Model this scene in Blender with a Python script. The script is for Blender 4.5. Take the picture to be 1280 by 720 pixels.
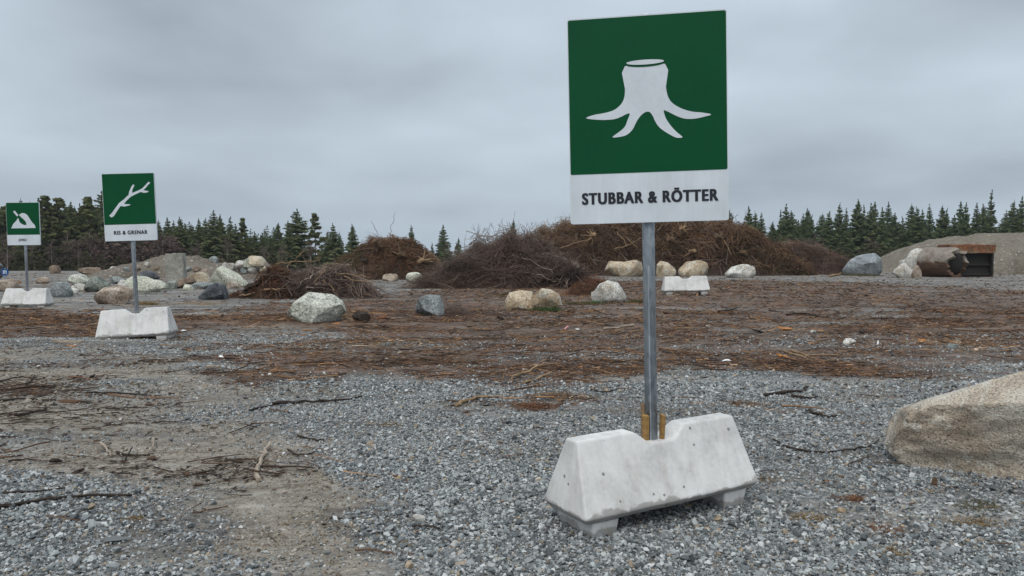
import bpy, bmesh, math, random
import numpy as np
from mathutils import Vector, Matrix

# ------------------------------------------------------------------ reset
for o in list(bpy.data.objects):
    bpy.data.objects.remove(o)
SC = bpy.context.scene
COL = SC.collection
R = math.radians
rng = np.random.default_rng(7)
random.seed(7)

# ------------------------------------------------------------------ camera
CAM_H = 1.28                      # eye height, metres
FPX = 960.0                       # focal length in photo pixels (1280 wide)
PITCH = math.atan(45.0 / FPX)
cam = bpy.data.cameras.new('camera')
cam.sensor_width = 36.0
cam.lens = 36.0 * FPX / 1280.0
cam.clip_start = 0.05
cam.clip_end = 3000
camo = bpy.data.objects.new('camera', cam)
COL.objects.link(camo)
camo.location = (0, 0, CAM_H)
camo.rotation_euler = (math.pi / 2 - PITCH, 0, 0)
SC.camera = camo

# ------------------------------------------------------------------ world, sun, exposure
SUN_EL, SUN_AZ = R(58), R(200)    # azimuth clockwise from +Y (behind the camera)
w = bpy.data.worlds.new('World')
SC.world = w
w.use_nodes = True
nt = w.node_tree
nt.nodes.clear()


def N(tree, kind, **kw):
    n = tree.nodes.new(kind)
    for k, v in kw.items():
        if k.startswith('i_'):
            n.inputs[k[2:].replace('_', ' ')].default_value = v
        else:
            setattr(n, k, v)
    return n


def link(tree, a, b):
    tree.links.new(a, b)


def ramp(tree, fac, stops, interp='LINEAR'):
    n = tree.nodes.new('ShaderNodeValToRGB')
    n.color_ramp.interpolation = interp
    el = n.color_ramp.elements
    while len(el) < len(stops):
        el.new(0.5)
    for e, (p, c) in zip(el, stops):
        e.position = p
        e.color = c if len(c) == 4 else (*c, 1)
    link(tree, fac, n.inputs['Fac'])
    return n.outputs['Color']


def vmath(tree, op, a, b=None):
    n = tree.nodes.new('ShaderNodeVectorMath')
    n.operation = op
    for i, v in enumerate((a, b)):
        if v is None:
            continue
        if isinstance(v, tuple):
            n.inputs[i].default_value = v
        else:
            link(tree, v, n.inputs[i])
    return n.outputs[0]


def fmath(tree, op, a, b=None, clamp=False):
    n = tree.nodes.new('ShaderNodeMath')
    n.operation = op
    n.use_clamp = clamp
    for i, v in enumerate((a, b)):
        if v is None:
            continue
        if isinstance(v, (int, float)):
            n.inputs[i].default_value = v
        else:
            link(tree, v, n.inputs[i])
    return n.outputs[0]


def mixc(tree, fac, a, b, blend='MIX'):
    n = tree.nodes.new('ShaderNodeMix')
    n.data_type = 'RGBA'
    n.blend_type = blend
    for sock, v in ((n.inputs[0], fac), (n.inputs[6], a), (n.inputs[7], b)):
        if isinstance(v, (int, float)):
            sock.default_value = v
        elif isinstance(v, tuple):
            sock.default_value = v if len(v) == 4 else (*v, 1)
        else:
            link(tree, v, sock)
    return n.outputs[2]


def noise(tree, vec, scale, detail=4, rough=0.55, dist=0.0):
    n = tree.nodes.new('ShaderNodeTexNoise')
    n.inputs['Scale'].default_value = scale
    n.inputs['Detail'].default_value = detail
    n.inputs['Roughness'].default_value = rough
    n.inputs['Distortion'].default_value = dist
    if vec is not None:
        link(tree, vec, n.inputs['Vector'])
    return n.outputs['Fac']


def mapping(tree, vec, scale=(1, 1, 1), loc=(0, 0, 0), rot=(0, 0, 0)):
    n = tree.nodes.new('ShaderNodeMapping')
    n.inputs['Scale'].default_value = scale
    n.inputs['Location'].default_value = loc
    n.inputs['Rotation'].default_value = rot
    link(tree, vec, n.inputs['Vector'])
    return n.outputs[0]


tc = N(nt, 'ShaderNodeTexCoord')
sky = N(nt, 'ShaderNodeTexSky')
sky.sky_type = 'NISHITA'
sky.sun_disc = False
sky.sun_elevation = SUN_EL
sky.sun_rotation = SUN_AZ
sky.dust_density = 4
dirv = vmath(nt, 'NORMALIZE', tc.outputs['Generated'])
sep = N(nt, 'ShaderNodeSeparateXYZ')
link(nt, dirv, sep.inputs[0])
zc = fmath(nt, 'MAXIMUM', sep.outputs['Z'], 0.0)
za = fmath(nt, 'ADD', zc, 0.20)
comb = N(nt, 'ShaderNodeCombineXYZ')
link(nt, fmath(nt, 'DIVIDE', sep.outputs['X'], za), comb.inputs[0])
link(nt, fmath(nt, 'DIVIDE', sep.outputs['Y'], za), comb.inputs[1])
cl1 = noise(nt, mapping(nt, comb.outputs[0], (0.60, 0.62, 1), (3.3, 0.35, 0)), 1.0, 3, 0.42, 0.15)
cl2 = noise(nt, mapping(nt, comb.outputs[0], (2.2, 2.0, 1), (8.0, 4.0, 0)), 1.0, 5, 0.5, 0.3)
clm = fmath(nt, 'ADD', fmath(nt, 'MULTIPLY', cl1, 0.8), fmath(nt, 'MULTIPLY', cl2, 0.2))
cloud = ramp(nt, clm, [(0.34, (0.205, 0.234, 0.266)), (0.48, (0.300, 0.350, 0.398)), (0.64, (0.405, 0.470, 0.528))])
# pale haze towards the horizon, brighter towards the zenith (overcast sky)
hz = fmath(nt, 'POWER', fmath(nt, 'SUBTRACT', 1.0, zc), 9.0)
cloud = mixc(nt, fmath(nt, 'MULTIPLY', hz, 0.75), cloud, (0.375, 0.446, 0.518, 1))
zen = fmath(nt, 'ADD', fmath(nt, 'MULTIPLY', zc, 0.9), 1.0)
cv = vmath(nt, 'SCALE', cloud)
cv.node.inputs['Scale'].default_value = 1.0
link(nt, zen, cv.node.inputs['Scale'])
skym = vmath(nt, 'MULTIPLY', sky.outputs[0], (0.006, 0.006, 0.006))
tot = vmath(nt, 'ADD', cv, skym)
bg = N(nt, 'ShaderNodeBackground')
bg.inputs['Strength'].default_value = 1.0
link(nt, tot, bg.inputs['Color'])
wo = N(nt, 'ShaderNodeOutputWorld')
link(nt, bg.outputs[0], wo.inputs['Surface'])

sun = bpy.data.lights.new('sun', 'SUN')
sun.energy = 1.5
sun.angle = R(50)
sun.color = (1.0, 0.955, 0.89)
suno = bpy.data.objects.new('sun', sun)
COL.objects.link(suno)
sd = Vector((math.sin(SUN_AZ) * math.cos(SUN_EL), math.cos(SUN_AZ) * math.cos(SUN_EL), math.sin(SUN_EL)))
suno.rotation_euler = (-sd).to_track_quat('-Z', 'Y').to_euler()
suno.location = (0, -5, 30)

SC.view_settings.view_transform = 'Standard'
SC.view_settings.look = 'None'
SC.view_settings.exposure = 0.33
SC.view_settings.gamma = 1.0
SC.view_settings.use_curve_mapping = False
SC.render.engine = 'CYCLES'
SC.render.resolution_x, SC.render.resolution_y = 1024, 576


# ------------------------------------------------------------------ numeric helpers
def _hash(ix, iy, iz, seed):
    h = (ix.astype(np.int64) * 374761393 + iy.astype(np.int64) * 668265263 + iz.astype(np.int64) * 2147483647 + seed * 1274126177) & 0xffffffff
    h = ((h ^ (h >> 13)) * 1274126177) & 0xffffffff
    h = (h ^ (h >> 16)) & 0xffffffff
    return h / 4294967295.0


def vnoise(x, y, z=None, seed=0):
    x = np.asarray(x, float); y = np.asarray(y, float)
    z = np.zeros_like(x) if z is None else np.asarray(z, float)
    ix, iy, iz = np.floor(x), np.floor(y), np.floor(z)
    fx, fy, fz = x - ix, y - iy, z - iz
    fx, fy, fz = (t * t * (3 - 2 * t) for t in (fx, fy, fz))
    r = 0
    for dx in (0, 1):
        for dy in (0, 1):
            for dz in (0, 1):
                wgt = (fx if dx else 1 - fx) * (fy if dy else 1 - fy) * (fz if dz else 1 - fz)
                r = r + wgt * _hash(ix + dx, iy + dy, iz + dz, seed)
    return r * 2 - 1


def fbm(x, y, z=None, seed=0, octv=4, gain=0.5):
    a, s, r = 1.0, 1.0, 0
    for k in range(octv):
        r = r + a * vnoise(np.asarray(x) * s, np.asarray(y) * s, None if z is None else np.asarray(z) * s, seed + k * 17)
        a *= gain; s *= 2.03
    return r


def ray(px, py):
    u, v = (px - 640.0) / FPX, (360.0 - py) / FPX
    c, s = math.cos(PITCH), math.sin(PITCH)
    return Vector((u, c + v * s, -s + v * c))


def gp(px, py, z=0.0):
    """point of the level z that the photograph shows at a pixel"""
    d = ray(px, py)
    t = (z - CAM_H) / d.z
    return Vector((d.x * t, d.y * t, z))


def dp(px, py, dist):
    """point at a distance (metres along +Y)"""
    d = ray(px, py)
    t = dist / d.y
    return Vector((d.x * t, dist, CAM_H + d.z * t))


def gz(x, y):
    """terrain height"""
    x = np.asarray(x, float); y = np.asarray(y, float)
    z = 0.010 * fbm(x * 1.7, y * 1.7, seed=3, octv=3) + 0.022 * fbm(x * 0.35 + 5, y * 0.35, seed=5, octv=2)
    t = np.clip((y - 50) / 40.0, 0, 1)
    z = z - 1.75 * t * t * (3 - 2 * t)
    return z


def gzf(x, y):
    return float(gz(np.array([x]), np.array([y]))[0])


# ------------------------------------------------------------------ object helpers
def link_obj(o, parent=None):
    COL.objects.link(o)
    if parent is not None:
        o.parent = parent
    return o


def tag(o, label=None, cat=None, group=None, kind=None):
    if label: o['label'] = label
    if cat: o['category'] = cat
    if group: o['group'] = group
    if kind: o['kind'] = kind
    return o


def empty(name, loc, rot=(0, 0, 0)):
    o = bpy.data.objects.new(name, None)
    o.empty_display_size = 0.1
    o.location = loc
    o.rotation_euler = rot
    return link_obj(o)


def mesh_np(name, verts, faces, mat=None, parent=None, smooth=False, tint=None):
    """faces: (n,3) or (n,4) int array, or a list of lists"""
    me = bpy.data.meshes.new(name)
    verts = np.asarray(verts, dtype=np.float32)
    if isinstance(faces, np.ndarray):
        k = faces.shape[1]
        me.vertices.add(len(verts)); me.vertices.foreach_set('co', verts.ravel())
        me.loops.add(faces.size); me.loops.foreach_set('vertex_index', faces.astype(np.int32).ravel())
        me.polygons.add(len(faces))
        me.polygons.foreach_set('loop_start', np.arange(0, faces.size, k, dtype=np.int32))
        me.update(calc_edges=True)
    else:
        me.from_pydata([tuple(v) for v in verts], [], faces)
        me.update()
    if smooth:
        me.polygons.foreach_set('use_smooth', np.ones(len(me.polygons), dtype=bool))
    if tint is not None:
        at = me.attributes.new('tint', 'FLOAT', 'POINT')
        at.data.foreach_set('value', np.asarray(tint, dtype=np.float32))
    if mat: me.materials.append(mat)
    o = bpy.data.objects.new(name, me)
    return link_obj(o, parent)


def bm_obj(name, bm, mat=None, parent=None, smooth=False):
    me = bpy.data.meshes.new(name)
    bm.normal_update()
    bm.to_mesh(me); bm.free()
    if smooth:
        for p in me.polygons: p.use_smooth = True
    if mat: me.materials.append(mat)
    o = bpy.data.objects.new(name, me)
    return link_obj(o, parent)


def hexa(bm, pts):
    """8 points: bottom 4 (ccw), top 4 (ccw)"""
    v = [bm.verts.new(p) for p in pts]
    for f in ((3, 2, 1, 0), (4, 5, 6, 7), (0, 1, 5, 4), (1, 2, 6, 5), (2, 3, 7, 6), (3, 0, 4, 7)):
        bm.faces.new([v[i] for i in f])
    return v


def box(bm, cx, cy, cz, sx, sy, sz):
    x0, x1, y0, y1, z0, z1 = cx - sx / 2, cx + sx / 2, cy - sy / 2, cy + sy / 2, cz - sz / 2, cz + sz / 2
    return hexa(bm, [(x0, y0, z0), (x1, y0, z0), (x1, y1, z0), (x0, y1, z0), (x0, y0, z1), (x1, y0, z1), (x1, y1, z1), (x0, y1, z1)])


def tubes(paths, radii, sides=3, taper=0.4):
    """paths: (n,k,3) array, radii: (n,) -> verts, quad faces, path index of each vertex"""
    paths = np.asarray(paths, float)
    n, k, _ = paths.shape
    tan = np.gradient(paths, axis=1)
    tan /= np.linalg.norm(tan, axis=2, keepdims=True) + 1e-9
    ref = np.where(np.abs(tan[..., 2:3]) > 0.8, np.array([1.0, 0, 0]), np.array([0, 0, 1.0]))
    a = np.cross(tan, ref); a /= np.linalg.norm(a, axis=2, keepdims=True) + 1e-9
    b = np.cross(tan, a)
    rad = np.asarray(radii)[:, None] * np.linspace(1, taper, k)[None, :]
    ang = np.arange(sides) * 2 * math.pi / sides
    v = paths[:, :, None, :] + rad[:, :, None, None] * (np.cos(ang)[None, None, :, None] * a[:, :, None, :] + np.sin(ang)[None, None, :, None] * b[:, :, None, :])
    verts = v.reshape(-1, 3)
    i, j, s = np.meshgrid(np.arange(n), np.arange(k - 1), np.arange(sides), indexing='ij')
    s2 = (s + 1) % sides
    base = i * k * sides
    f = np.stack([base + j * sides + s, base + j * sides + s2, base + (j + 1) * sides + s2, base + (j + 1) * sides + s], -1).reshape(-1, 4)
    return verts, f, np.repeat(np.arange(n), k * sides)


def tube_obj(name, pts, r, mat, parent=None, sides=7, taper=0.6, sub=4, jitter=0.0, seed=0):
    """one stick along a polyline, closed ends, slightly knobbly"""
    rs = np.random.default_rng(seed)
    pts = np.asarray([tuple(p) for p in pts], float)
    t = np.linspace(0, len(pts) - 1, (len(pts) - 1) * sub + 1)
    path = np.stack([np.interp(t, np.arange(len(pts)), pts[:, c]) for c in range(3)], 1)
    if len(path) > 2:
        path[1:-1] = (path[:-2] + 2 * path[1:-1] + path[2:]) / 4
        path[1:-1] += rs.normal(0, jitter, path[1:-1].shape)
    v, f, _ = tubes(path[None], [r], sides, taper)
    v += rs.normal(0, r * 0.12, v.shape)
    k = len(path)
    faces = [list(map(int, q)) for q in f]
    faces.append(list(range(sides))[::-1])
    faces.append(list(range((k - 1) * sides, k * sides)))
    return mesh_np(name, v, faces, mat, parent, smooth=False)


# ------------------------------------------------------------------ materials
def new_mat(name, rough=0.8, metallic=0.0, spec=0.4):
    m = bpy.data.materials.new(name)
    m.use_nodes = True
    t = m.node_tree
    b = t.nodes['Principled BSDF']
    b.inputs['Roughness'].default_value = rough
    b.inputs['Metallic'].default_value = metallic
    b.inputs['Specular IOR Level'].default_value = spec
    return m, t, b


def set_bump(t, b, height, strength=0.4, dist=0.01):
    n = t.nodes.new('ShaderNodeBump')
    n.inputs['Strength'].default_value = strength
    n.inputs['Distance'].default_value = dist
    link(t, height, n.inputs['Height'])
    link(t, n.outputs[0], b.inputs['Normal'])


def objco(t):
    return N(t, 'ShaderNodeTexCoord').outputs['Object']


def mat_plain(name, c, rough=0.8, metallic=0.0, var=0.25, scale=20, spec=0.4):
    m, t, b = new_mat(name, rough, metallic, spec)
    co = objco(t)
    n = noise(t, co, scale, 5, 0.6)
    c0 = tuple(x * (1 - var) for x in c); c1 = tuple(min(1, x * (1 + var)) for x in c)
    link(t, ramp(t, n, [(0.3, c0), (0.7, c1)]), b.inputs['Base Color'])
    set_bump(t, b, n, 0.2, 0.004)
    return m


def mat_rock(name, pale, mid, dark, speck=60, lichen=None, stain=None, scale=3.0, bump=0.5, tone=1.0):
    pale, mid, dark = (tuple(v * tone for v in c_) for c_ in (pale, mid, dark))
    m, t, b = new_mat(name, 0.82, 0, 0.3)
    co = vmath(t, 'ADD', objco(t), None)
    rnd = N(t, 'ShaderNodeObjectInfo')
    vs = N(t, 'ShaderNodeVectorMath', operation='SCALE')
    vs.inputs[0].default_value = (31, 17, 23)
    link(t, rnd.outputs['Random'], vs.inputs['Scale'])
    co = vmath(t, 'ADD', objco(t), vs.outputs[0])
    big = noise(t, co, scale, 5, 0.6, 0.4)
    c = ramp(t, big, [(0.32, dark), (0.5, mid), (0.66, pale)])
    fine = noise(t, co, speck, 3, 0.7)
    c0_ = c
    if stain:
        sn = noise(t, co, scale * 0.8, 4, 0.6, 0.8)
        c = mixc(t, ramp(t, sn, [(0.5, (0, 0, 0)), (0.62, (0.85, 0.85, 0.85))]), c, stain)
    if lichen:
        ln = noise(t, co, scale * 2.6, 6, 0.7, 0.6)
        c = mixc(t, ramp(t, ln, [(0.52, (0, 0, 0)), (0.60, (0.8, 0.8, 0.8))]), c, lichen)
    c = mixc(t, 0.9, c, ramp(t, fine, [(0.34, (0.12, 0.12, 0.12)), (0.46, (0.46, 0.46, 0.46)), (0.56, (0.54, 0.54, 0.54)), (0.68, (0.84, 0.83, 0.80))]), 'OVERLAY')
    link(t, c, b.inputs['Base Color'])
    h = fmath(t, 'ADD', fmath(t, 'MULTIPLY', noise(t, co, scale * 3, 8, 0.65), 1.0), fmath(t, 'MULTIPLY', fine, 0.15))
    set_bump(t, b, h, bump, 0.06)
    return m


def mat_tint(name, stops, rough=0.85, kind='GEOMETRY', spec=0.25, attr='tint', translucent=0.0):
    m, t, b = new_mat(name, rough, 0, spec)
    a = N(t, 'ShaderNodeAttribute')
    a.attribute_type = kind
    a.attribute_name = attr
    c = ramp(t, a.outputs['Fac'], stops)
    link(t, c, b.inputs['Base Color'])
    if translucent:
        tr = N(t, 'ShaderNodeBsdfTranslucent'); link(t, c, tr.inputs['Color'])
        mx = N(t, 'ShaderNodeMixShader'); mx.inputs[0].default_value = translucent
        link(t, b.outputs[0], mx.inputs[1]); link(t, tr.outputs[0], mx.inputs[2])
        link(t, mx.outputs[0], t.nodes['Material Output'].inputs['Surface'])
    return m


def mat_concrete(name, c=(0.63, 0.62, 0.60), wet=0.035):
    m, t, b = new_mat(name, 0.85, 0, 0.3)
    co = objco(t)
    n1 = noise(t, co, 5, 6, 0.6, 0.3)
    n2 = noise(t, co, 45, 4, 0.6)
    col = ramp(t, n1, [(0.3, tuple(x * 0.78 for x in c)), (0.55, c), (0.75, tuple(min(1, x * 1.10) for x in c))])
    col = mixc(t, 0.35, col, ramp(t, n2, [(0.35, (0.4, 0.4, 0.4)), (0.65, (0.58, 0.58, 0.58))]), 'OVERLAY')
    run = noise(t, mapping(t, co, (9, 9, 1.1)), 1.6, 5, 0.65, 0.2)
    col = mixc(t, 0.55, col, ramp(t, run, [(0.34, (0.36, 0.35, 0.33)), (0.52, (0.5, 0.5, 0.5)), (0.68, (0.58, 0.58, 0.58))]), 'OVERLAY')
    # air-bubble pores
    vo = N(t, 'ShaderNodeTexVoronoi')
    vo.inputs['Scale'].default_value = 16
    link(t, co, vo.inputs['Vector'])
    sx = N(t, 'ShaderNodeSeparateColor'); link(t, vo.outputs['Color'], sx.inputs[0])
    size = fmath(t, 'MULTIPLY', fmath(t, 'POWER', sx.outputs[0], 3.5), 0.23)
    pore = fmath(t, 'LESS_THAN', vo.outputs['Distance'], size)
    col = mixc(t, fmath(t, 'MULTIPLY', pore, 0.75), col, (0.10, 0.10, 0.095))
    # damp, dirty lower edge with an uneven border
    sp = N(t, 'ShaderNodeSeparateXYZ'); link(t, co, sp.inputs[0])
    e = fmath(t, 'ADD', sp.outputs['Z'], fmath(t, 'MULTIPLY', fmath(t, 'SUBTRACT', noise(t, co, 7, 4, 0.6), 0.5), 0.16))
    dm = ramp(t, e, [(wet, (1, 1, 1)), (wet + 0.012, (0, 0, 0))])
    col = mixc(t, fmath(t, 'MULTIPLY', dm, 0.62), col, (0.17, 0.155, 0.135))
    link(t, col, b.inputs['Base Color'])
    h = fmath(t, 'SUBTRACT', fmath(t, 'MULTIPLY', n2, 0.25), pore)
    set_bump(t, b, h, 0.5, 0.004)
    return m


def mat_steel(name):
    m, t, b = new_mat(name, 0.45, 0.55, 0.5)
    co = objco(t)
    n1 = noise(t, mapping(t, co, (1, 1, 0.12)), 60, 4, 0.6)
    v = N(t, 'ShaderNodeTexVoronoi'); v.inputs['Scale'].default_value = 55
    link(t, mapping(t, co, (1, 1, 0.5)), v.inputs['Vector'])
    s = N(t, 'ShaderNodeSeparateColor'); link(t, v.outputs['Color'], s.inputs[0])
    f = fmath(t, 'ADD', fmath(t, 'MULTIPLY', n1, 0.7), fmath(t, 'MULTIPLY', s.outputs[0], 0.3))
    link(t, ramp(t, f, [(0.3, (0.24, 0.27, 0.30)), (0.7, (0.40, 0.44, 0.48))]), b.inputs['Base Color'])
    link(t, ramp(t, n1, [(0.3, (0.38, 0.38, 0.38)), (0.7, (0.6, 0.6, 0.6))]), b.inputs['Roughness'])
    return m


def mat_film(name, c, rough=0.35):
    m, t, b = new_mat(name, rough, 0, 0.14)
    co = objco(t)
    n = noise(t, co, 3, 4, 0.6)
    streak = noise(t, mapping(t, co, (40, 40, 3)), 1, 3, 0.6)
    f = fmath(t, 'ADD', fmath(t, 'MULTIPLY', n, 0.7), fmath(t, 'MULTIPLY', streak, 0.3))
    link(t, ramp(t, f, [(0.3, tuple(x * 0.86 for x in c)), (0.7, tuple(min(1, x * 1.1) for x in c))]), b.inputs['Base Color'])
    link(t, ramp(t, n, [(0.3, (rough,) * 3), (0.7, (rough + 0.18,) * 3)]), b.inputs['Roughness'])
    return m


M = {}
M['concrete'] = mat_concrete('pale_concrete')
M['old_concrete'] = mat_rock('weathered_concrete', (0.36, 0.35, 0.31), (0.30, 0.29, 0.25), (0.22, 0.21, 0.18), speck=40, scale=2.0, bump=0.25)
M['steel'] = mat_steel('galvanised_steel')
M['green'] = mat_film('green_sign_film', (0.0006, 0.066, 0.023), 0.42)
M['white'] = mat_film('white_sign_sheet', (0.62, 0.66, 0.70), 0.40)
M['ink'] = mat_plain('dark_navy_lettering', (0.012, 0.014, 0.022), 0.5)
M['alu'] = mat_plain('aluminium_edge', (0.55, 0.57, 0.60), 0.45, 0.3)
M['wood'] = mat_plain('yellow_wood', (0.30, 0.17, 0.055), 0.75, var=0.35, scale=35)
M['wood_dark'] = mat_plain('damp_wood', (0.15, 0.085, 0.04), 0.8, var=0.35, scale=30)
M['blue'] = mat_film('blue_sign_film', (0.02, 0.085, 0.26), 0.5)


def mat_bark(name, a, bcol):
    m, t, b = new_mat(name, 0.85, 0, 0.25)
    co = objco(t)
    n1 = noise(t, co, 40, 5, 0.65, 0.3)
    n2 = noise(t, co, 9, 4, 0.6)
    f = fmath(t, 'ADD', fmath(t, 'MULTIPLY', n1, 0.6), fmath(t, 'MULTIPLY', n2, 0.4))
    link(t, ramp(t, f, [(0.35, a), (0.65, bcol)]), b.inputs['Base Color'])
    set_bump(t, b, n1, 0.5, 0.006)
    return m


M['bark_dark'] = mat_bark('wet_dark_bark', (0.012, 0.009, 0.007), (0.055, 0.040, 0.030))
M['bark_brown'] = mat_bark('brown_bark', (0.055, 0.035, 0.022), (0.16, 0.10, 0.060))
M['bark_pale'] = mat_bark('peeled_pale_wood', (0.20, 0.15, 0.11), (0.42, 0.35, 0.28))
M['bark_red'] = mat_bark('rust_brown_bark', (0.08, 0.030, 0.014), (0.26, 0.10, 0.040))
M['bark_orange'] = mat_bark('orange_fresh_bark', (0.22, 0.09, 0.03), (0.48, 0.22, 0.08))
M['bark_tan'] = mat_bark('tan_wood', (0.16, 0.10, 0.055), (0.34, 0.23, 0.13))
M['trunk'] = mat_bark('conifer_trunk_bark', (0.04, 0.03, 0.022), (0.12, 0.085, 0.06))
M['birch'] = mat_bark('birch_bark', (0.16, 0.14, 0.12), (0.42, 0.39, 0.36))
M['scrap_white'] = mat_plain('white_plastic_scrap', (0.72, 0.72, 0.70), 0.5)
M['scrap_pink'] = mat_plain('pink_plastic_scrap', (0.62, 0.32, 0.30), 0.6)

M['rock_granite'] = mat_rock('tan_speckled_granite', (0.56, 0.505, 0.43), (0.47, 0.40, 0.32), (0.33, 0.26, 0.195), speck=90, lichen=(0.58, 0.55, 0.48, 1), stain=None, scale=2.0, bump=1.0)
M['rock_lichen'] = mat_rock('lichened_pale_rock', (0.58, 0.58, 0.51), (0.42, 0.43, 0.37), (0.20, 0.20, 0.165), speck=26, lichen=(0.60, 0.60, 0.52, 1), scale=4, bump=0.7)
M['rock_grey'] = mat_rock('grey_rock', (0.27, 0.29, 0.285), (0.19, 0.205, 0.20), (0.10, 0.11, 0.11), speck=22, scale=4)
M['rock_green'] = mat_rock('green_grey_rock', (0.27, 0.29, 0.25), (0.18, 0.195, 0.165), (0.08, 0.09, 0.075), speck=22, scale=4)
M['rock_blue'] = mat_rock('blue_grey_rock', (0.31, 0.335, 0.35), (0.21, 0.23, 0.24), (0.085, 0.09, 0.09), speck=20, scale=1.6)
M['rock_dark'] = mat_rock('dark_slate_rock', (0.15, 0.16, 0.17), (0.075, 0.08, 0.09), (0.025, 0.027, 0.03), speck=20, scale=3)
M['rock_tan'] = mat_rock('tan_rock', (0.53, 0.455, 0.35), (0.40, 0.315, 0.215), (0.23, 0.165, 0.10), speck=22, stain=(0.46, 0.44, 0.38, 1), scale=2.6)
M['rock_pink'] = mat_rock('pinkish_rock', (0.47, 0.40, 0.34), (0.34, 0.27, 0.21), (0.18, 0.135, 0.10), speck=22, scale=3)
M['rock_white'] = mat_rock('whitish_rock', (0.64, 0.62, 0.57), (0.50, 0.485, 0.45), (0.30, 0.28, 0.25), speck=24, scale=3, stain=(0.38, 0.33, 0.26, 1))
M['rock_cream'] = mat_rock('pale_grey_green_rock', (0.53, 0.53, 0.44), (0.44, 0.44, 0.36), (0.28, 0.28, 0.23), speck=20, scale=2)
M['rock_brown'] = mat_rock('brown_rock', (0.26, 0.20, 0.145), (0.17, 0.125, 0.09), (0.08, 0.055, 0.04), speck=20, scale=3)

# ------------------------------------------------------------------ the ground
def G(pts):
    return np.array([[gp(x, y).x, gp(x, y).y] for x, y in pts])


BARK = [
    # (polygon in ground coordinates read off the photograph, weight)
    (G([(-260, 392), (0, 386), (118, 392), (225, 396), (330, 380), (420, 374), (560, 362), (700, 352), (900, 350), (1050, 352), (1280, 362), (1600, 366), (1600, 470),
        (1280, 452), (1200, 478), (1100, 474), (1000, 466), (900, 458), (820, 458), (750, 474), (690, 515), (640, 500), (560, 474), (480, 462), (390, 474), (330, 482), (225, 468), (250, 440), (200, 424), (100, 422), (-260, 412)]), 1.0),
    (G([(560, 470), (700, 462), (740, 480), (690, 518), (640, 506), (580, 512)]), 0.8),
    (G([(890, 497), (965, 499), (962, 508), (895, 509)]), 0.8),
    (G([(20, 480), (70, 478), (110, 492), (60, 498), (10, 500)]), 0.45),
    (G([(40, 448), (200, 445), (215, 458), (60, 465)]), 0.35),
    (G([(190, 585), (330, 590), (320, 625), (215, 622)]), 0.25),
]
GREY = [  # clean gravel showing inside the brown band
    (G([(215, 414), (330, 408), (420, 410), (420, 424), (300, 432), (225, 430)]), 0.8),
    (G([(640, 388), (800, 380), (900, 388), (830, 402), (650, 402)]), 0.42),
    (G([(870, 398), (1010, 392), (1110, 398), (1000, 416), (880, 414)]), 0.45),
    (G([(880, 352), (1280, 344), (1600, 344), (1600, 380), (1280, 376), (1120, 366), (1000, 360)]), 0.34),
    (G([(-200, 346), (60, 342), (160, 342), (330, 344), (420, 350), (330, 366), (220, 380), (120, 386), (-200, 388)]), 0.55),
    (G([(1000, 384), (1180, 386), (1180, 398), (1030, 398)]), 0.55),
    (G([(950, 424), (1060, 424), (1060, 432), (960, 432)]), 0.6),
    (G([(640, 436), (770, 440), (740, 452), (650, 450)]), 0.5),
    (G([(225, 380), (330, 384), (320, 396), (235, 398)]), 0.4),
]
SAND = [
    (G([(-400, 440), (0, 436), (220, 446), (330, 480), (345, 520), (310, 560), (380, 585), (440, 640), (480, 720), (500, 800), (250, 800), (272, 720), (235, 660), (180, 620), (100, 598), (0, 560), (-400, 560)]), 0.85),
    (G([(260, 600), (390, 595), (450, 660), (480, 740), (520, 800), (290, 800), (270, 690), (200, 610)]), 1.1),
    (G([(430, 452), (520, 440), (620, 438), (600, 456), (500, 466), (420, 466)]), 0.9),
    (G([(930, 378), (1100, 372), (1280, 384), (1280, 410), (1150, 404), (1000, 392)]), 0.35),
    (G([(1180, 640), (1300, 620), (1350, 740), (1240, 740), (1150, 690)]), 0.4),
    (G([(0, 634), (120, 628), (130, 660), (0, 668)]), 0.5),
    (G([(1000, 650), (1100, 640), (1120, 700), (1010, 690)]), 0.25),
]
MOSS = [  # yellowish mossy tufts and orange needles
    (G([(430, 388), (480, 392), (470, 402), (420, 400)]), 0.5),
    (G([(460, 418), (545, 416), (560, 428), (470, 432)]), 0.6),
    (G([(390, 424), (440, 420), (440, 436), (330, 450)]), 0.6),
    (G([(660, 478), (730, 480), (720, 512), (650, 510)]), 0.6),
    (G([(960, 410), (1010, 409), (1005, 420), (955, 420)]), 0.7),
    (G([(1120, 425), (1240, 425), (1240, 440), (1130, 440)]), 0.5),
    (G([(140, 376), (330, 376), (320, 384), (150, 384)]), 0.5),
    (G([(640, 366), (900, 366), (900, 378), (640, 380)]), 0.35),
    (G([(1060, 374), (1160, 374), (1150, 384), (1070, 384)]), 0.35),
    (G([(270, 400), (430, 398), (420, 408), (280, 412)]), 0.35),
]


def inside(x, y, poly):
    r = np.zeros(x.shape, bool)
    n = len(poly)
    for i in range(n):
        x1, y1 = poly[i]; x2, y2 = poly[(i + 1) % n]
        c = (y1 > y) != (y2 > y)
        if y1 != y2:
            r ^= c & (x < (x2 - x1) * (y - y1) / (y2 - y1) + x1)
    return r


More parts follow.
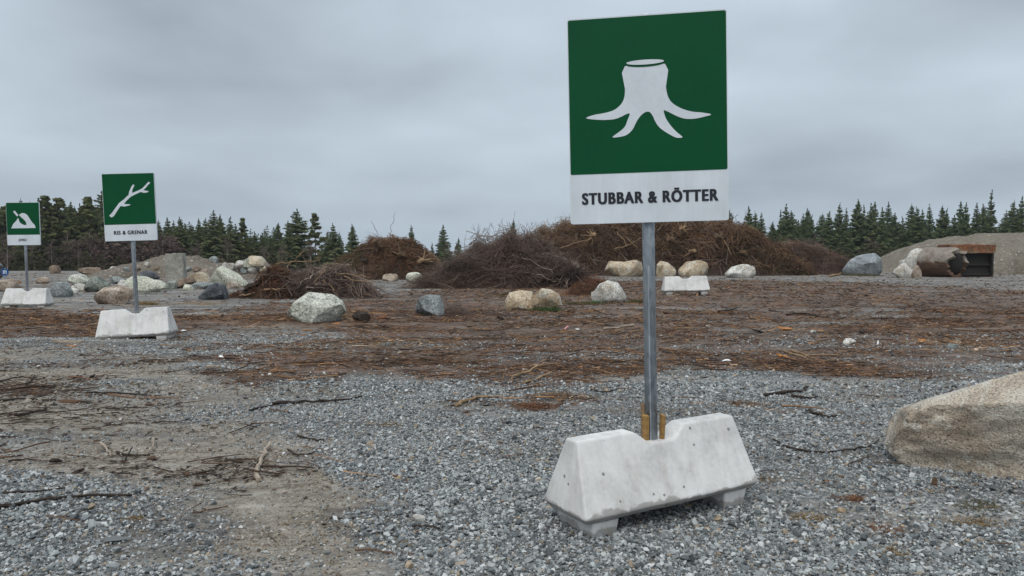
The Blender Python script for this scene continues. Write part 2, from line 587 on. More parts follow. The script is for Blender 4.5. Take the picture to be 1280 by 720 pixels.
def region(x, y, polys, seed, soft=0.035):
    """soft 0..1 cover: polygons seen through several world-space wobbles"""
    out = np.zeros(x.shape)
    sc = soft + 0.028 * np.clip(y, 2, 60)
    for k in range(5):
        wx = x + sc * 2.0 * fbm(x * 0.7, y * 1.1, seed=seed + k * 31, octv=4) * (0.6 + 0.2 * k)
        wy = y + sc * 1.3 * fbm(x * 0.55 + 9, y * 1.2, seed=seed + 5 + k * 31, octv=4) * (0.6 + 0.2 * k)
        acc = np.zeros(x.shape)
        for poly, wgt in polys:
            acc = np.maximum(acc, wgt * inside(wx, wy, poly))
        out += acc / 5
    return out


def masks(x, y):
    far = y > 70
    bark = region(x, y, BARK, 11)
    grey = region(x, y, GREY, 57)
    sand = region(x, y, SAND, 91, 0.14)
    moss = region(x, y, MOSS, 133)
    streak = fbm(x * 0.5 + 0.08 * y, y * 2.2 - x * 0.25, seed=201, octv=4)
    bark = np.clip(bark * (1 - grey) * (1.0 + 0.5 * streak), 0, 1)
    # trodden-in crumbs over the sandy stretch
    sand = np.clip(sand * (0.85 + 0.7 * fbm(x * 0.8, y * 1.5, seed=77, octv=4)), 0, 1) * (1 - 0.7 * bark)
    moss = np.clip(moss * (0.8 + 0.8 * fbm(x * 1.2, y * 2.0, seed=41, octv=4)), 0, 1)
    bark = np.where(far, 0.55, bark)
    return bark, sand, moss


def axis(lo, hi, fine_lo, fine_hi, step, grow):
    a = list(np.arange(fine_lo, fine_hi, step))
    s = step; v = a[-1]
    while v < hi:
        s *= grow; v += s; a.append(v)
    s = step; v = a[0]
    while v > lo:
        s *= grow; v -= s; a.insert(0, v)
    return np.array(a)


gx = axis(-420, 420, -7.5, 7.5, 0.065, 1.035)
gy = axis(-60, 700, 2.4, 12.0, 0.065, 1.022)
X, Y = np.meshgrid(gx, gy)
Z = gz(X, Y)
nx_, ny_ = len(gx), len(gy)
idx = np.arange(nx_ * ny_).reshape(ny_, nx_)
quads = np.stack([idx[:-1, :-1], idx[:-1, 1:], idx[1:, 1:], idx[1:, :-1]], -1).reshape(-1, 4)
bk, sn, ms = masks(X.ravel(), Y.ravel())


def mat_ground():
    m, t, b = new_mat('gravel_yard', 0.75, 0, 0.35)
    geo = N(t, 'ShaderNodeNewGeometry')
    co = geo.outputs['Position']
    at = N(t, 'ShaderNodeAttribute'); at.attribute_name = 'cover'
    sp = N(t, 'ShaderNodeSeparateColor'); link(t, at.outputs['Color'], sp.inputs[0])
    # pebbles
    vo = N(t, 'ShaderNodeTexVoronoi'); vo.inputs['Scale'].default_value = 42
    vo.inputs['Randomness'].default_value = 1.0
    link(t, vmath(t, 'ADD', co, None), vo.inputs['Vector'])
    sv = N(t, 'ShaderNodeSeparateColor'); link(t, vo.outputs['Color'], sv.inputs[0])
    peb = ramp(t, sv.outputs[0], [(0.0, (0.060, 0.063, 0.065)), (0.4, (0.150, 0.156, 0.158)), (0.75, (0.255, 0.262, 0.262)), (1.0, (0.46, 0.46, 0.45))])
    mid = noise(t, co, 1.3, 6, 0.65)
    grit = ramp(t, noise(t, co, 90, 5, 0.7), [(0.3, (0.115, 0.115, 0.112)), (0.7, (0.275, 0.272, 0.262))])
    gravel = mixc(t, ramp(t, noise(t, co, 6, 4, 0.6), [(0.4, (0.15, 0.15, 0.15)), (0.65, (0.75, 0.75, 0.75))]), peb, grit)
    gravel = mixc(t, ramp(t, noise(t, mapping(t, co, (0.5, 1.6, 1)), 1.2, 9, 0.7, 0.4), [(0.42, (0, 0, 0)), (0.58, (0.8, 0.8, 0.8))]), gravel, (0.165, 0.140, 0.112))
    gravel = mixc(t, 1.0, gravel, ramp(t, mid, [(0.3, (0.72, 0.72, 0.73)), (0.7, (1.2, 1.2, 1.2))]), 'MULTIPLY')
    trk = noise(t, mapping(t, co, (0.12, 1.1, 1), rot=(0, 0, R(-3))), 1.4, 7, 0.66, 0.3)
    gravel = mixc(t, 1.0, gravel, ramp(t, trk, [(0.36, (0.48, 0.46, 0.44)), (0.5, (1.0, 0.98, 0.95)), (0.64, (1.4, 1.35, 1.28))]), 'MULTIPLY')
    # sand and mud
    s1 = noise(t, mapping(t, co, (1.2, 4.0, 1), rot=(0, 0, R(14))), 2.0, 8, 0.62, 0.3)
    s2 = noise(t, co, 110, 4, 0.7)
    sand = ramp(t, s1, [(0.30, (0.125, 0.100, 0.076)), (0.44, (0.220, 0.187, 0.148)), (0.58, (0.290, 0.256, 0.212)), (0.74, (0.36, 0.33, 0.285))])
    sand = mixc(t, 0.8, sand, ramp(t, s2, [(0.3, (0.15, 0.15, 0.15)), (0.7, (0.82, 0.82, 0.82))]), 'OVERLAY')
    s3 = noise(t, co, 16, 7, 0.7, 0.4)
    sand = mixc(t, 0.7, sand, ramp(t, s3, [(0.34, (0.2, 0.19, 0.18)), (0.52, (0.52, 0.52, 0.52)), (0.7, (0.7, 0.7, 0.7))]), 'OVERLAY')
    # trodden bark and needles
    b1 = noise(t, mapping(t, co, (0.8, 1.5, 1), rot=(0, 0, R(-5))), 1.1, 10, 0.70, 0.4)
    b2 = noise(t, mapping(t, co, (14, 20, 14)), 1.0, 5, 0.72, 1.2)
    bark = ramp(t, b1, [(0.28, (0.032, 0.024, 0.020)), (0.42, (0.078, 0.056, 0.043)), (0.54, (0.122, 0.086, 0.063)), (0.66, (0.21, 0.185, 0.16))])
    redp = noise(t, mapping(t, co, (0.7, 1.3, 1), loc=(7, 3, 0)), 1.0, 8, 0.7, 0.5)
    bark = mixc(t, ramp(t, redp, [(0.50, (0, 0, 0)), (0.64, (0.6, 0.6, 0.6))]), bark, (0.17, 0.082, 0.042))
    bark = mixc(t, 0.85, bark, ramp(t, b2, [(0.34, (0.03, 0.03, 0.03)), (0.5, (0.47, 0.45, 0.44)), (0.66, (0.93, 0.88, 0.82))]), 'OVERLAY')
    bark = mixc(t, 1.0, bark, ramp(t, noise(t, mapping(t, co, (2.6, 4.2, 2.6), rot=(0, 0, R(4))), 1.0, 10, 0.80, 0.6), [(0.34, (0.42, 0.40, 0.40)), (0.5, (0.95, 0.93, 0.92)), (0.66, (1.7, 1.6, 1.5))]), 'MULTIPLY')
    moss = ramp(t, noise(t, co, 22, 5, 0.7), [(0.3, (0.055, 0.042, 0.016)), (0.55, (0.17, 0.105, 0.035)), (0.75, (0.28, 0.16, 0.055))])
    edge = noise(t, mapping(t, co, (2.0, 5.0, 2)), 3.0, 7, 0.72)

    def cover(ch, lo=0.28, hi=0.72):
        e = fmath(t, 'ADD', ch, fmath(t, 'MULTIPLY', fmath(t, 'SUBTRACT', edge, 0.5), 1.1))
        return ramp(t, e, [(lo, (0, 0, 0)), (hi, (1, 1, 1))])
    c = mixc(t, cover(sp.outputs[1]), gravel, sand)
    c = mixc(t, cover(sp.outputs[0]), c, bark)
    c = mixc(t, cover(sp.outputs[2], 0.35, 0.8), c, moss)
    link(t, c, b.inputs['Base Color'])
    dome = fmath(t, 'SUBTRACT', 0.5, vo.outputs['Distance'])
    h = fmath(t, 'ADD', fmath(t, 'MULTIPLY', dome, 0.5), fmath(t, 'ADD', fmath(t, 'MULTIPLY', s2, 0.15), fmath(t, 'ADD', fmath(t, 'MULTIPLY', b2, 0.5), fmath(t, 'ADD', fmath(t, 'MULTIPLY', s1, 0.6), fmath(t, 'MULTIPLY', s3, 0.9)))))
    set_bump(t, b, h, 0.8, 0.03)
    return m


me = bpy.data.meshes.new('ground')
me.vertices.add(nx_ * ny_)
me.vertices.foreach_set('co', np.stack([X, Y, Z], -1).astype(np.float32).ravel())
me.loops.add(quads.size); me.loops.foreach_set('vertex_index', quads.astype(np.int32).ravel())
me.polygons.add(len(quads)); me.polygons.foreach_set('loop_start', np.arange(0, quads.size, 4, dtype=np.int32))
me.update(calc_edges=True)
me.polygons.foreach_set('use_smooth', np.ones(len(quads), bool))
ca = me.attributes.new('cover', 'FLOAT_COLOR', 'POINT')
ca.data.foreach_set('color', np.stack([bk, sn, ms, np.ones_like(bk)], -1).astype(np.float32).ravel())
me.materials.append(mat_ground())
ground = link_obj(bpy.data.objects.new('ground', me))
tag(ground, 'grey gravel yard with trodden bark and a sandy wheel track', kind='structure')


# ------------------------------------------------------------------ scattered stuff (geometry-node instances on a point mesh)
def scatter(name, protos, pos, rot, scl, pick, tint, label, cat):
    me = bpy.data.meshes.new(name)
    n = len(pos)
    me.vertices.add(n)
    me.vertices.foreach_set('co', pos.astype(np.float32).ravel())
    for an, ty, arr, key in (('rot', 'FLOAT_VECTOR', rot, 'vector'), ('scl', 'FLOAT_VECTOR', scl, 'vector'), ('pick', 'INT', pick, 'value'), ('tint', 'FLOAT', tint, 'value')):
        a = me.attributes.new(an, ty, 'POINT')
        a.data.foreach_set(key, np.asarray(arr, dtype=np.int32 if ty == 'INT' else np.float32).ravel())
    o = link_obj(bpy.data.objects.new(name, me))
    g = bpy.data.node_groups.new(name, 'GeometryNodeTree')
    g.interface.new_socket('Geometry', in_out='INPUT', socket_type='NodeSocketGeometry')
    g.interface.new_socket('Geometry', in_out='OUTPUT', socket_type='NodeSocketGeometry')
    gi = g.nodes.new('NodeGroupInput'); go = g.nodes.new('NodeGroupOutput')
    iop = g.nodes.new('GeometryNodeInstanceOnPoints')
    j = g.nodes.new('GeometryNodeGeometryToInstance')
    for p in reversed(protos):
        oi = g.nodes.new('GeometryNodeObjectInfo')
        oi.inputs['Object'].default_value = p
        g.links.new(oi.outputs['Geometry'], j.inputs[0])
    g.links.new(gi.outputs[0], iop.inputs['Points'])
    g.links.new(j.outputs[0], iop.inputs['Instance'])
    iop.inputs['Pick Instance'].default_value = True

    def named(nm, dt):
        x = g.nodes.new('GeometryNodeInputNamedAttribute')
        x.data_type = dt
        x.inputs['Name'].default_value = nm
        return x.outputs['Attribute']
    g.links.new(named('pick', 'INT'), iop.inputs['Instance Index'])
    e2r = g.nodes.new('FunctionNodeEulerToRotation')
    g.links.new(named('rot', 'FLOAT_VECTOR'), e2r.inputs[0])
    g.links.new(e2r.outputs[0], iop.inputs['Rotation'])
    g.links.new(named('scl', 'FLOAT_VECTOR'), iop.inputs['Scale'])
    g.links.new(iop.outputs[0], go.inputs[0])
    md = o.modifiers.new('scatter', 'NODES')
    md.node_group = g
    tag(o, label, cat, kind='stuff')
    return o


PROTO = []


def proto(name, verts, faces, mat):
    """mesh the scatter draws from; kept out of the scene collection"""
    me = bpy.data.meshes.new(name)
    me.from_pydata([tuple(map(float, v)) for v in verts], [], [list(map(int, f)) for f in faces])
    me.materials.append(mat); me.update()
    o = bpy.data.objects.new(name, me)
    PROTO.append(o)
    return o


def hull(pts):
    bm = bmesh.new()
    for p in pts: bm.verts.new(p)
    r = bmesh.ops.convex_hull(bm, input=bm.verts)
    for v in [v for v in bm.verts if not v.link_faces]:
        bm.verts.remove(v)
    bm.verts.index_update()
    vs = [v.co[:] for v in bm.verts]; fs = [[v.index for v in f.verts] for f in bm.faces]
    bm.free()
    return vs, fs


gravel_mat = mat_tint('crushed_stone', [(0.0, (0.052, 0.058, 0.061)), (0.25, (0.140, 0.152, 0.156)), (0.5, (0.232, 0.246, 0.248)), (0.72, (0.320, 0.334, 0.332)), (0.90, (0.43, 0.44, 0.43)), (0.955, (0.56, 0.56, 0.55)), (0.96, (0.22, 0.175, 0.13)), (1.0, (0.36, 0.28, 0.19))], 0.6, 'INSTANCER', 0.35)
stones = []
for k in range(10):
    q = rng.normal(size=(13, 3)); q /= np.linalg.norm(q, axis=1, keepdims=True)
    q *= rng.uniform(0.75, 1.0, (13, 1)); q *= np.array([1.0, rng.uniform(0.6, 0.95), rng.uniform(0.45, 0.8)])
    stones.append(proto('crushed_stone', *hull(q), gravel_mat))


def frustum_points(n, d0, d1, margin, power):
    """random ground points in the wedge before the camera"""
    u = rng.uniform(0, 1, n)
    d = (d0 ** power + u * (d1 ** power - d0 ** power)) ** (1 / power)
    half = d * 0.69 + margin
    return rng.uniform(-1, 1, n) * half, d


gxp, gyp = [], []
for n, d0, d1 in ((140000, 2.6, 4.6), (170000, 4.6, 7.5), (90000, 7.5, 12.0)):
    a, d = frustum_points(n, d0, d1, 0.7, 2.0)
    gxp.append(a); gyp.append(d)
sx_, sy_ = np.concatenate(gxp), np.concatenate(gyp)
b_, s_, m_ = masks(sx_, sy_)
patch = 0.75 + 0.8 * fbm(sx_ * 0.9, sy_ * 1.3, seed=303, octv=4)
keep = rng.uniform(0, 1, len(sx_)) < np.clip(1.05 - 1.12 * s_ - 0.85 * b_, 0.03, 1) * np.clip(patch, 0.25, 1)
sx_, sy_, s_ = sx_[keep], sy_[keep], s_[keep]
n = len(sx_)
size = np.clip(rng.lognormal(math.log(0.0084), 0.42, n), 0.0035, 0.032) * np.where(s_ > 0.4, 0.7, 1.0) * np.where(sy_ > 7, 1.15, 1.0)
pos = np.stack([sx_, sy_, gz(sx_, sy_) + size * rng.uniform(0.0, 0.55, n)], -1)
scatter('gravel', stones, pos, np.stack([rng.normal(0, 0.35, n), rng.normal(0, 0.35, n), rng.uniform(0, 6.28, n)], -1),
        np.repeat(size[:, None], 3, 1), rng.integers(0, len(stones), n), rng.uniform(0, 1, n) ** 1.15,
        'loose crushed grey gravel covering the near part of the yard', 'gravel')

# crumbs of soil on the sandy track
clod_mat = mat_tint('sandy_crumbs', [(0.0, (0.085, 0.066, 0.050)), (0.4, (0.195, 0.162, 0.126)), (0.75, (0.29, 0.255, 0.21)), (1.0, (0.39, 0.36, 0.32))], 0.95, 'INSTANCER', 0.15)
clods = []
for k in range(5):
    q = rng.normal(size=(14, 3)); q /= np.linalg.norm(q, axis=1, keepdims=True)
    q *= np.array([1.0, rng.uniform(0.7, 1.0), rng.uniform(0.5, 0.8)])
    clods.append(proto('soil_crumb', *hull(q), clod_mat))
cx_, cy_ = [], []
for n, d0, d1 in ((70000, 2.6, 5.0), (60000, 5.0, 10.0)):
    a, d = frustum_points(n, d0, d1, 0.5, 2.0); cx_.append(a); cy_.append(d)
cx_, cy_ = np.concatenate(cx_), np.concatenate(cy_)
b_, s_, m_ = masks(cx_, cy_)
rough_ = fbm(cx_ * 2.2, cy_ * 3.0, seed=611, octv=4)
keep = rng.uniform(0, 1, len(cx_)) < np.clip(s_ * (0.45 + 1.0 * rough_), 0, 1)
cx_, cy_ = cx_[keep], cy_[keep]
n = len(cx_)
size = np.clip(rng.lognormal(math.log(0.0052), 0.5, n), 0.002, 0.018) * np.clip(cy_ / 4.0, 1, 1.8)
scatter('soil_crumbs', clods, np.stack([cx_, cy_, gz(cx_, cy_) + size * rng.uniform(-0.1, 0.4, n)], -1), rng.uniform(-0.5, 6.0, (n, 3)) * np.array([0.15, 0.15, 1]),
        np.repeat(size[:, None], 3, 1), rng.integers(0, 5, n), np.clip(rng.normal(0.5, 0.25, n), 0, 1), 'sandy soil crumbs loose on the wheel track', 'soil')

# wood debris: chips, flakes of bark, short twigs
debris_mat = mat_tint('wood_debris', [(0.0, (0.016, 0.011, 0.008)), (0.28, (0.050, 0.030, 0.020)), (0.48, (0.125, 0.066, 0.036)), (0.66, (0.20, 0.105, 0.052)), (0.82, (0.28, 0.18, 0.10)), (0.93, (0.42, 0.20, 0.08)), (1.0, (0.52, 0.41, 0.28))], 0.85, 'INSTANCER', 0.25)
deb = []
for k in range(5):     # flakes
    q = rng.uniform(-1, 1, (9, 3)) * np.array([1.0, rng.uniform(0.25, 0.5), 0.10])
    deb.append(proto('bark_flake', *hull(q), debris_mat))
for k in range(6):     # twigs
    t = np.linspace(-1, 1, 5)
    path = np.stack([t, rng.normal(0, 0.09, 5).cumsum() * 0.6, np.abs(rng.normal(0, 0.03, 5))], -1)
    v, f, _ = tubes(path[None], [0.045], 3, 0.5)
    deb.append(proto('twig', v, f, debris_mat))
xs, ys = [], []
for n, d0, d1 in ((60000, 4.0, 9.0), (60000, 9.0, 17.0), (85000, 17.0, 46.0)):
    a, d = frustum_points(n, d0, d1, 1.0, 1.6)
    xs.append(a); ys.append(d)
a, d = frustum_points(9000, 2.6, 5.0, 0.7, 2.0); xs.append(a); ys.append(d)
xs, ys = np.concatenate(xs), np.concatenate(ys)
b_, s_, m_ = masks(xs, ys)
clump = fbm(xs * 0.9, ys * 2.2, seed=401, octv=4)
prob = np.clip(np.where(ys > 14, 0.13, 0.012) + 0.85 * b_ * (0.75 + 0.9 * clump) + 0.30 * np.clip(s_, 0, 1) * (clump > 0.0) + 0.02 * (clump > 0.5) + 0.5 * m_, 0, 1)
keep = rng.uniform(0, 1, len(xs)) < prob
xs, ys, m_, s_ = xs[keep], ys[keep], m_[keep], s_[keep]
n = len(xs)
pick = np.where(rng.uniform(0, 1, n) < 0.62, rng.integers(0, 5, n), rng.integers(5, 11, n))
size = np.where(pick < 5, rng.lognormal(math.log(0.020), 0.5, n), rng.lognormal(math.log(0.038), 0.6, n)) * np.clip(0.70 + ys / 16.0, 0.8, 2.4)
size = np.clip(size, 0.008, 0.22)
yaw = np.where(rng.uniform(0, 1, n) < 0.55, rng.normal(0.12, 0.35, n), rng.uniform(0, 6.28, n))
tint = np.clip(rng.beta(1.7, 2.2, n) * (1 - 0.5 * np.clip(s_ * 1.5, 0, 1)) + 0.3 * m_, 0, 1)
pos = np.stack([xs, ys, gz(xs, ys) + 0.006 + rng.uniform(0, 0.008, n)], -1)
scatter('wood_debris', deb, pos, np.stack([rng.normal(0, 0.10, n) * np.clip(ys / 8, 1, 3.5), rng.normal(0, 0.10, n) * np.clip(ys / 8, 1, 3.0), yaw], -1),
        np.stack([size, size, size], -1), pick, tint, 'brown bark flakes and short twigs trodden into the gravel', 'wood debris')


# ------------------------------------------------------------------ concrete sign bases
def concrete_base(loc, yaw, roll, label, seed):
    root = empty('concrete_block', loc, (0, roll, yaw))
    tag(root, label, 'concrete block', 'concrete sign bases in the yard')
    rs = np.random.default_rng(seed)
    LB, LT, WB, WT = 1.06, 0.965, 0.36, 0.095
    z0, z1 = 0.085, 0.435
    nz, n0, n1 = 0.375, 0.075, 0.155        # notch floor, half width of its floor, half width at the top
    # long outline (x,z) of the upper body; each point carries the width there
    def wid(z): return WT + (WB - WT) * (1 - (z - z0 - 0.03) / (z1 - z0 - 0.03))
    def hl(z): return (LT + (LB - LT) * (1 - (z - z0 - 0.03) / (z1 - z0 - 0.03))) / 2
    zs = z0 + 0.03
    prof = [(-hl(zs), zs), (hl(zs), zs), (hl(z1), z1), (n1, z1), (n0, nz), (-n0, nz), (-n1, z1), (-hl(z1), z1)]
    bm = bmesh.new()
    front, back = [], []
    for x, z in prof:
        hw = wid(z) / 2
        front.append(bm.verts.new((x, -hw, z))); back.append(bm.verts.new((x, hw, z)))
    # fan the concave front/back from split polygons
    def quadface(ix, side):
        f = [side[i] for i in ix]
        bm.faces.new(f if side is front else f[::-1])
    # notch corners need matching bottom points: split the lower edge
    lowf = [bm.verts.new((x, -wid(zs) / 2, zs)) for x in (-n1, -n0, n0, n1)]
    lowb = [bm.verts.new((x, wid(zs) / 2, zs)) for x in (-n1, -n0, n0, n1)]
    for S, L, flip in ((front, lowf, False), (back, lowb, True)):
        qs = [[S[0], L[0], S[6], S[7]], [L[0], L[1], S[5], S[6]], [L[1], L[2], S[4], S[5]], [L[2], L[3], S[3], S[4]], [L[3], S[1], S[2], S[3]]]
        for q in qs:
            bm.faces.new(q[::-1] if flip else q)
    for i in range(1, 7):
        bm.faces.new([front[i], back[i], back[i + 1], front[i + 1]])
    bm.faces.new([front[7], back[7], back[0], front[0]])
    # undercut skirt below the widest line
    ub = []
    for v in (front[0], *lowf, front[1], back[1], *lowb[::-1], back[0]):
        ub.append(v)
    low = [bm.verts.new((v.co.x * 0.965, v.co.y * 0.86, z0)) for v in ub]
    k = len(ub)
    for i in range(k):
        bm.faces.new([ub[(i + 1) % k], ub[i], low[i], low[(i + 1) % k]])
    bm.faces.new(low[::-1])
    bmesh.ops.recalc_face_normals(bm, faces=bm.faces)
    bmesh.ops.subdivide_edges(bm, edges=[e for e in bm.edges if e.calc_length() > 0.12], cuts=2, use_grid_fill=True)
    sharp = [e for e in bm.edges if e.is_manifold and e.calc_face_angle(0) > 0.3]
    bmesh.ops.bevel(bm, geom=sharp, offset=0.010, segments=2, profile=0.6, affect='EDGES')
    for v in bm.verts:
        c = v.co
        q = vnoise(np.array([c.x * 14 + seed]), np.array([c.y * 14]), np.array([c.z * 14]), seed)[0]
        v.co += Vector((rs.normal(0, 0.0008), q * 0.0022, q * 0.0018))
        v.co.z -= z0
    body = bm_obj('body', bm, M['concrete'], root, smooth=False)
    body.location.z = z0
    for s in (-1, 1):
        bm = bmesh.new()
        xo, xi = s * 0.475, s * 0.325
        a, b2 = min(xo, xi), max(xo, xi)
        hexa(bm, [(a + 0.012, -0.135, -0.02), (b2 - 0.012, -0.135, -0.02), (b2 - 0.012, 0.135, -0.02), (a + 0.012, 0.135, -0.02),
                  (a, -0.15, z0 - 0.002), (b2, -0.15, z0 - 0.002), (b2, 0.15, z0 - 0.002), (a, 0.15, z0 - 0.002)])
        bmesh.ops.bevel(bm, geom=bm.edges[:], offset=0.006, segments=1, affect='EDGES')
        bm_obj('foot', bm, M['concrete'], root)
    return root


def spot(px, py, dist):
    p = dp(px, py, dist)
    return Vector((p.x, p.y, gzf(p.x, p.y)))


# ------------------------------------------------------------------ signs
def board_uv(corners, pts):
    """pixel points inside a four-cornered board (TL,TR,BR,BL) -> (u,v), v down; solves the plane projection"""
    A, bb = [], []
    for (x, y), (u, v) in zip(corners, ((0, 0), (1, 0), (1, 1), (0, 1))):
        A.append([x, y, 1, 0, 0, 0, -u * x, -u * y]); bb.append(u)
        A.append([0, 0, 0, x, y, 1, -v * x, -v * y]); bb.append(v)
    h = np.linalg.solve(np.array(A, float), np.array(bb, float))
    out = []
    for x, y in pts:
        w_ = h[6] * x + h[7] * y + 1
        out.append(((h[0] * x + h[1] * y + h[2]) / w_, (h[3] * x + h[4] * y + h[5]) / w_))
    return out


BW, BH = 0.745, 0.98        # board size


def smooth_closed(pts, sub=4):
    n = len(pts); out = []
    for i in range(n):
        p0, p1, p2, p3 = (np.array(pts[(i + k) % n]) for k in (-1, 0, 1, 2))
        for k in range(sub):
            t = k / sub
            out.append(tuple(0.5 * ((2 * p1) + (-p0 + p2) * t + (2 * p0 - 5 * p1 + 4 * p2 - p3) * t * t + (-p0 + 3 * p1 - 3 * p2 + p3) * t ** 3)))
    return out


def sticker(name, polys, y, mat, parent, thick=0.0012):
    """flat shapes laid on the board face; polys in board u,v"""
    cu = bpy.data.curves.new(name, 'CURVE')
    cu.dimensions = '2D'; cu.fill_mode = 'BOTH'
    for pl in polys:
        s = cu.splines.new('POLY'); s.points.add(len(pl) - 1)
        for p, (u, v) in zip(s.points, pl):
            p.co = ((u - 0.5) * BW, (0.5 - v) * BH, 0, 1)
        s.use_cyclic_u = True
    cu.extrude = thick / 2
    tmp = bpy.data.objects.new(name, cu); COL.objects.link(tmp)
    dg = bpy.context.evaluated_depsgraph_get()
    me = bpy.data.meshes.new_from_object(tmp.evaluated_get(dg))
    bpy.data.objects.remove(tmp)
    me.name = name
    me.materials.clear(); me.materials.append(mat)
    o = link_obj(bpy.data.objects.new(name, me), parent)
    o.rotation_euler = (math.pi / 2, 0, 0)
    o.location = (0, y, 0)
    return o


def lettering(text, cu, cv, width, cap, y, parent):
    fc = bpy.data.curves.new('lettering', 'FONT')
    fc.body = text; fc.size = 1.0; fc.offset = 0.020; fc.space_character = 1.17
    tmp = bpy.data.objects.new('lettering', fc); COL.objects.link(tmp)
    dg = bpy.context.evaluated_depsgraph_get()
    me = bpy.data.meshes.new_from_object(tmp.evaluated_get(dg))
    bpy.data.objects.remove(tmp)
    v = np.empty(len(me.vertices) * 3); me.vertices.foreach_get('co', v); v = v.reshape(-1, 3)
    # cap height of the plain font measured on the letter B
    f2 = bpy.data.curves.new('cap', 'FONT'); f2.body = 'B'; f2.offset = 0.020
    t2 = bpy.data.objects.new('cap', f2); COL.objects.link(t2)
    dg = bpy.context.evaluated_depsgraph_get()
    m2 = bpy.data.meshes.new_from_object(t2.evaluated_get(dg)); c = np.empty(len(m2.vertices) * 3); m2.vertices.foreach_get('co', c); c = c.reshape(-1, 3)
    bpy.data.objects.remove(t2); bpy.data.meshes.remove(m2)
    ch, cb = np.ptp(c[:, 1]), c[:, 1].min()
    x = (v[:, 0] - (v[:, 0].min() + v[:, 0].max()) / 2) * width * BW / np.ptp(v[:, 0])
    z = (v[:, 1] - cb - ch / 2) * cap * BH / ch
    nv = np.stack([x + (cu - 0.5) * BW, np.zeros(len(x)), z + (0.5 - cv) * BH], -1)
    fs = [list(p.vertices) for p in me.polygons]
    bpy.data.meshes.remove(me)
    VV, FF = [], []
    for k, sh in enumerate((-0.045, 0.0, 0.045)):       # heavy weight: the strokes laid down three times, side by side
        VV.append(nv + np.array([sh * cap * BH, -0.0004 * k, 0]))
        FF += [[i + k * len(nv) for i in f] for f in fs]
    o = mesh_np('lettering', np.concatenate(VV), FF, M['ink'], parent)
    o.location = (0, y, 0)
    return o


def rounded(u0, v0, u1, v1, r, seg=5):
    pts = []
    ru, rv = r / BW, r / BH
    for cx, cy, a0 in ((u1 - ru, v1 - rv, 0), (u0 + ru, v1 - rv, 90), (u0 + ru, v0 + rv, 180), (u1 - ru, v0 + rv, 270)):
        for k in range(seg + 1):
            a = R(a0 + 90 * k / seg)
            pts.append((cx + ru * math.cos(a), cy + rv * math.sin(a)))
    return pts


def sign(loc, yaw, lean, label, pictos, text, tw, tu, dark=None, wedges=True):
    root = empty('sign', loc, (0, -lean, yaw))
    tag(root, label, 'sign', 'green and white sorting signs on steel posts')
    # post: galvanised tube with a folded seam down its front, cap on top
    zb, zt = 0.30, 2.405
    bm = bmesh.new()
    bmesh.ops.create_cone(bm, cap_ends=True, segments=28, radius1=0.030, radius2=0.030, depth=zt - zb)
    pole = bm_obj('pole', bm, M['steel'], root, smooth=False)
    for p in pole.data.polygons: p.use_smooth = abs(p.normal.z) < 0.5
    pole.location.z = (zb + zt) / 2
    bm = bmesh.new()
    box(bm, -0.004, -0.0296, 0, 0.006, 0.003, zt - zb - 0.01)
    bm_obj('seam', bm, M['steel'], pole)
    bm = bmesh.new()
    bmesh.ops.create_cone(bm, cap_ends=True, segments=20, radius1=0.034, radius2=0.031, depth=0.02)
    cap = bm_obj('pole_cap', bm, M['alu'], root); cap.location.z = zt + 0.0101
    # board
    bz = 1.432 + BH / 2
    yb = -0.030 - 0.016
    sheet = sticker('board', [rounded(0, 0, 1, 1, 0.012)], yb, M['white'], root, thick=0.026)
    sheet.rotation_euler = (0, 0, 0); sheet.location = (0, yb, bz)
    me = sheet.data
    me.transform(Matrix.Rotation(math.pi / 2, 4, 'X'))
    yf = -0.0136
    sticker('green_panel', [rounded(0.006, 0.006, 0.994, 0.757, 0.008)], yf, M['green'], sheet)
    for pl in pictos:
        sticker('pictogram', [pl], yf - 0.0014, M['white'], sheet)
    if dark:
        for pl in dark:
            sticker('pictogram', [pl], yf - 0.0028, M['green'], sheet)
    lettering(text, tu, 0.877, tw, 0.056, yf - 0.0012, sheet)
    for zc_ in (bz + 0.28, bz - 0.28):
        bm = bmesh.new()
        box(bm, 0, 0.012, zc_, 0.10, 0.052, 0.03)
        bm_obj('clamp', bm, M['alu'], root)
    return root


S1 = [(53, 58), (543, 28), (545, 688), (62, 693)]
stump = [(229, 205), (229, 275), (226, 305), (215, 325), (195, 341), (165, 350), (135, 355), (110, 365), (140, 370), (175, 371), (205, 367), (242, 351), (236, 373), (228, 393), (212, 408), (190, 425), (215, 424), (236, 417), (252, 401), (262, 381), (275, 361), (290, 349), (303, 348), (313, 360), (322, 380), (335, 398), (360, 416), (385, 429), (404, 428), (390, 415), (375, 400), (362, 383), (352, 365), (347, 344), (360, 348), (385, 361), (410, 370), (440, 371), (475, 364), (492, 358), (465, 352), (435, 349), (405, 340), (378, 325), (362, 305), (354, 270), (352, 199)]
stump = smooth_closed(board_uv(S1, stump), 3)
ucut = [board_uv(S1, [(291 + 60.5 * math.cos(a), 196.5 - 3.5 * math.cos(a) + 11 * math.sin(a))])[0] for a in np.linspace(0, 2 * math.pi, 40, endpoint=False)]
utop = [board_uv(S1, [(291 + 57.5 * math.cos(a), 193.0 - 3.3 * math.cos(a) + 7.6 * math.sin(a))])[0] for a in np.linspace(0, 2 * math.pi, 40, endpoint=False)]
body_top = board_uv(S1, [(229, 205), (352, 199)])

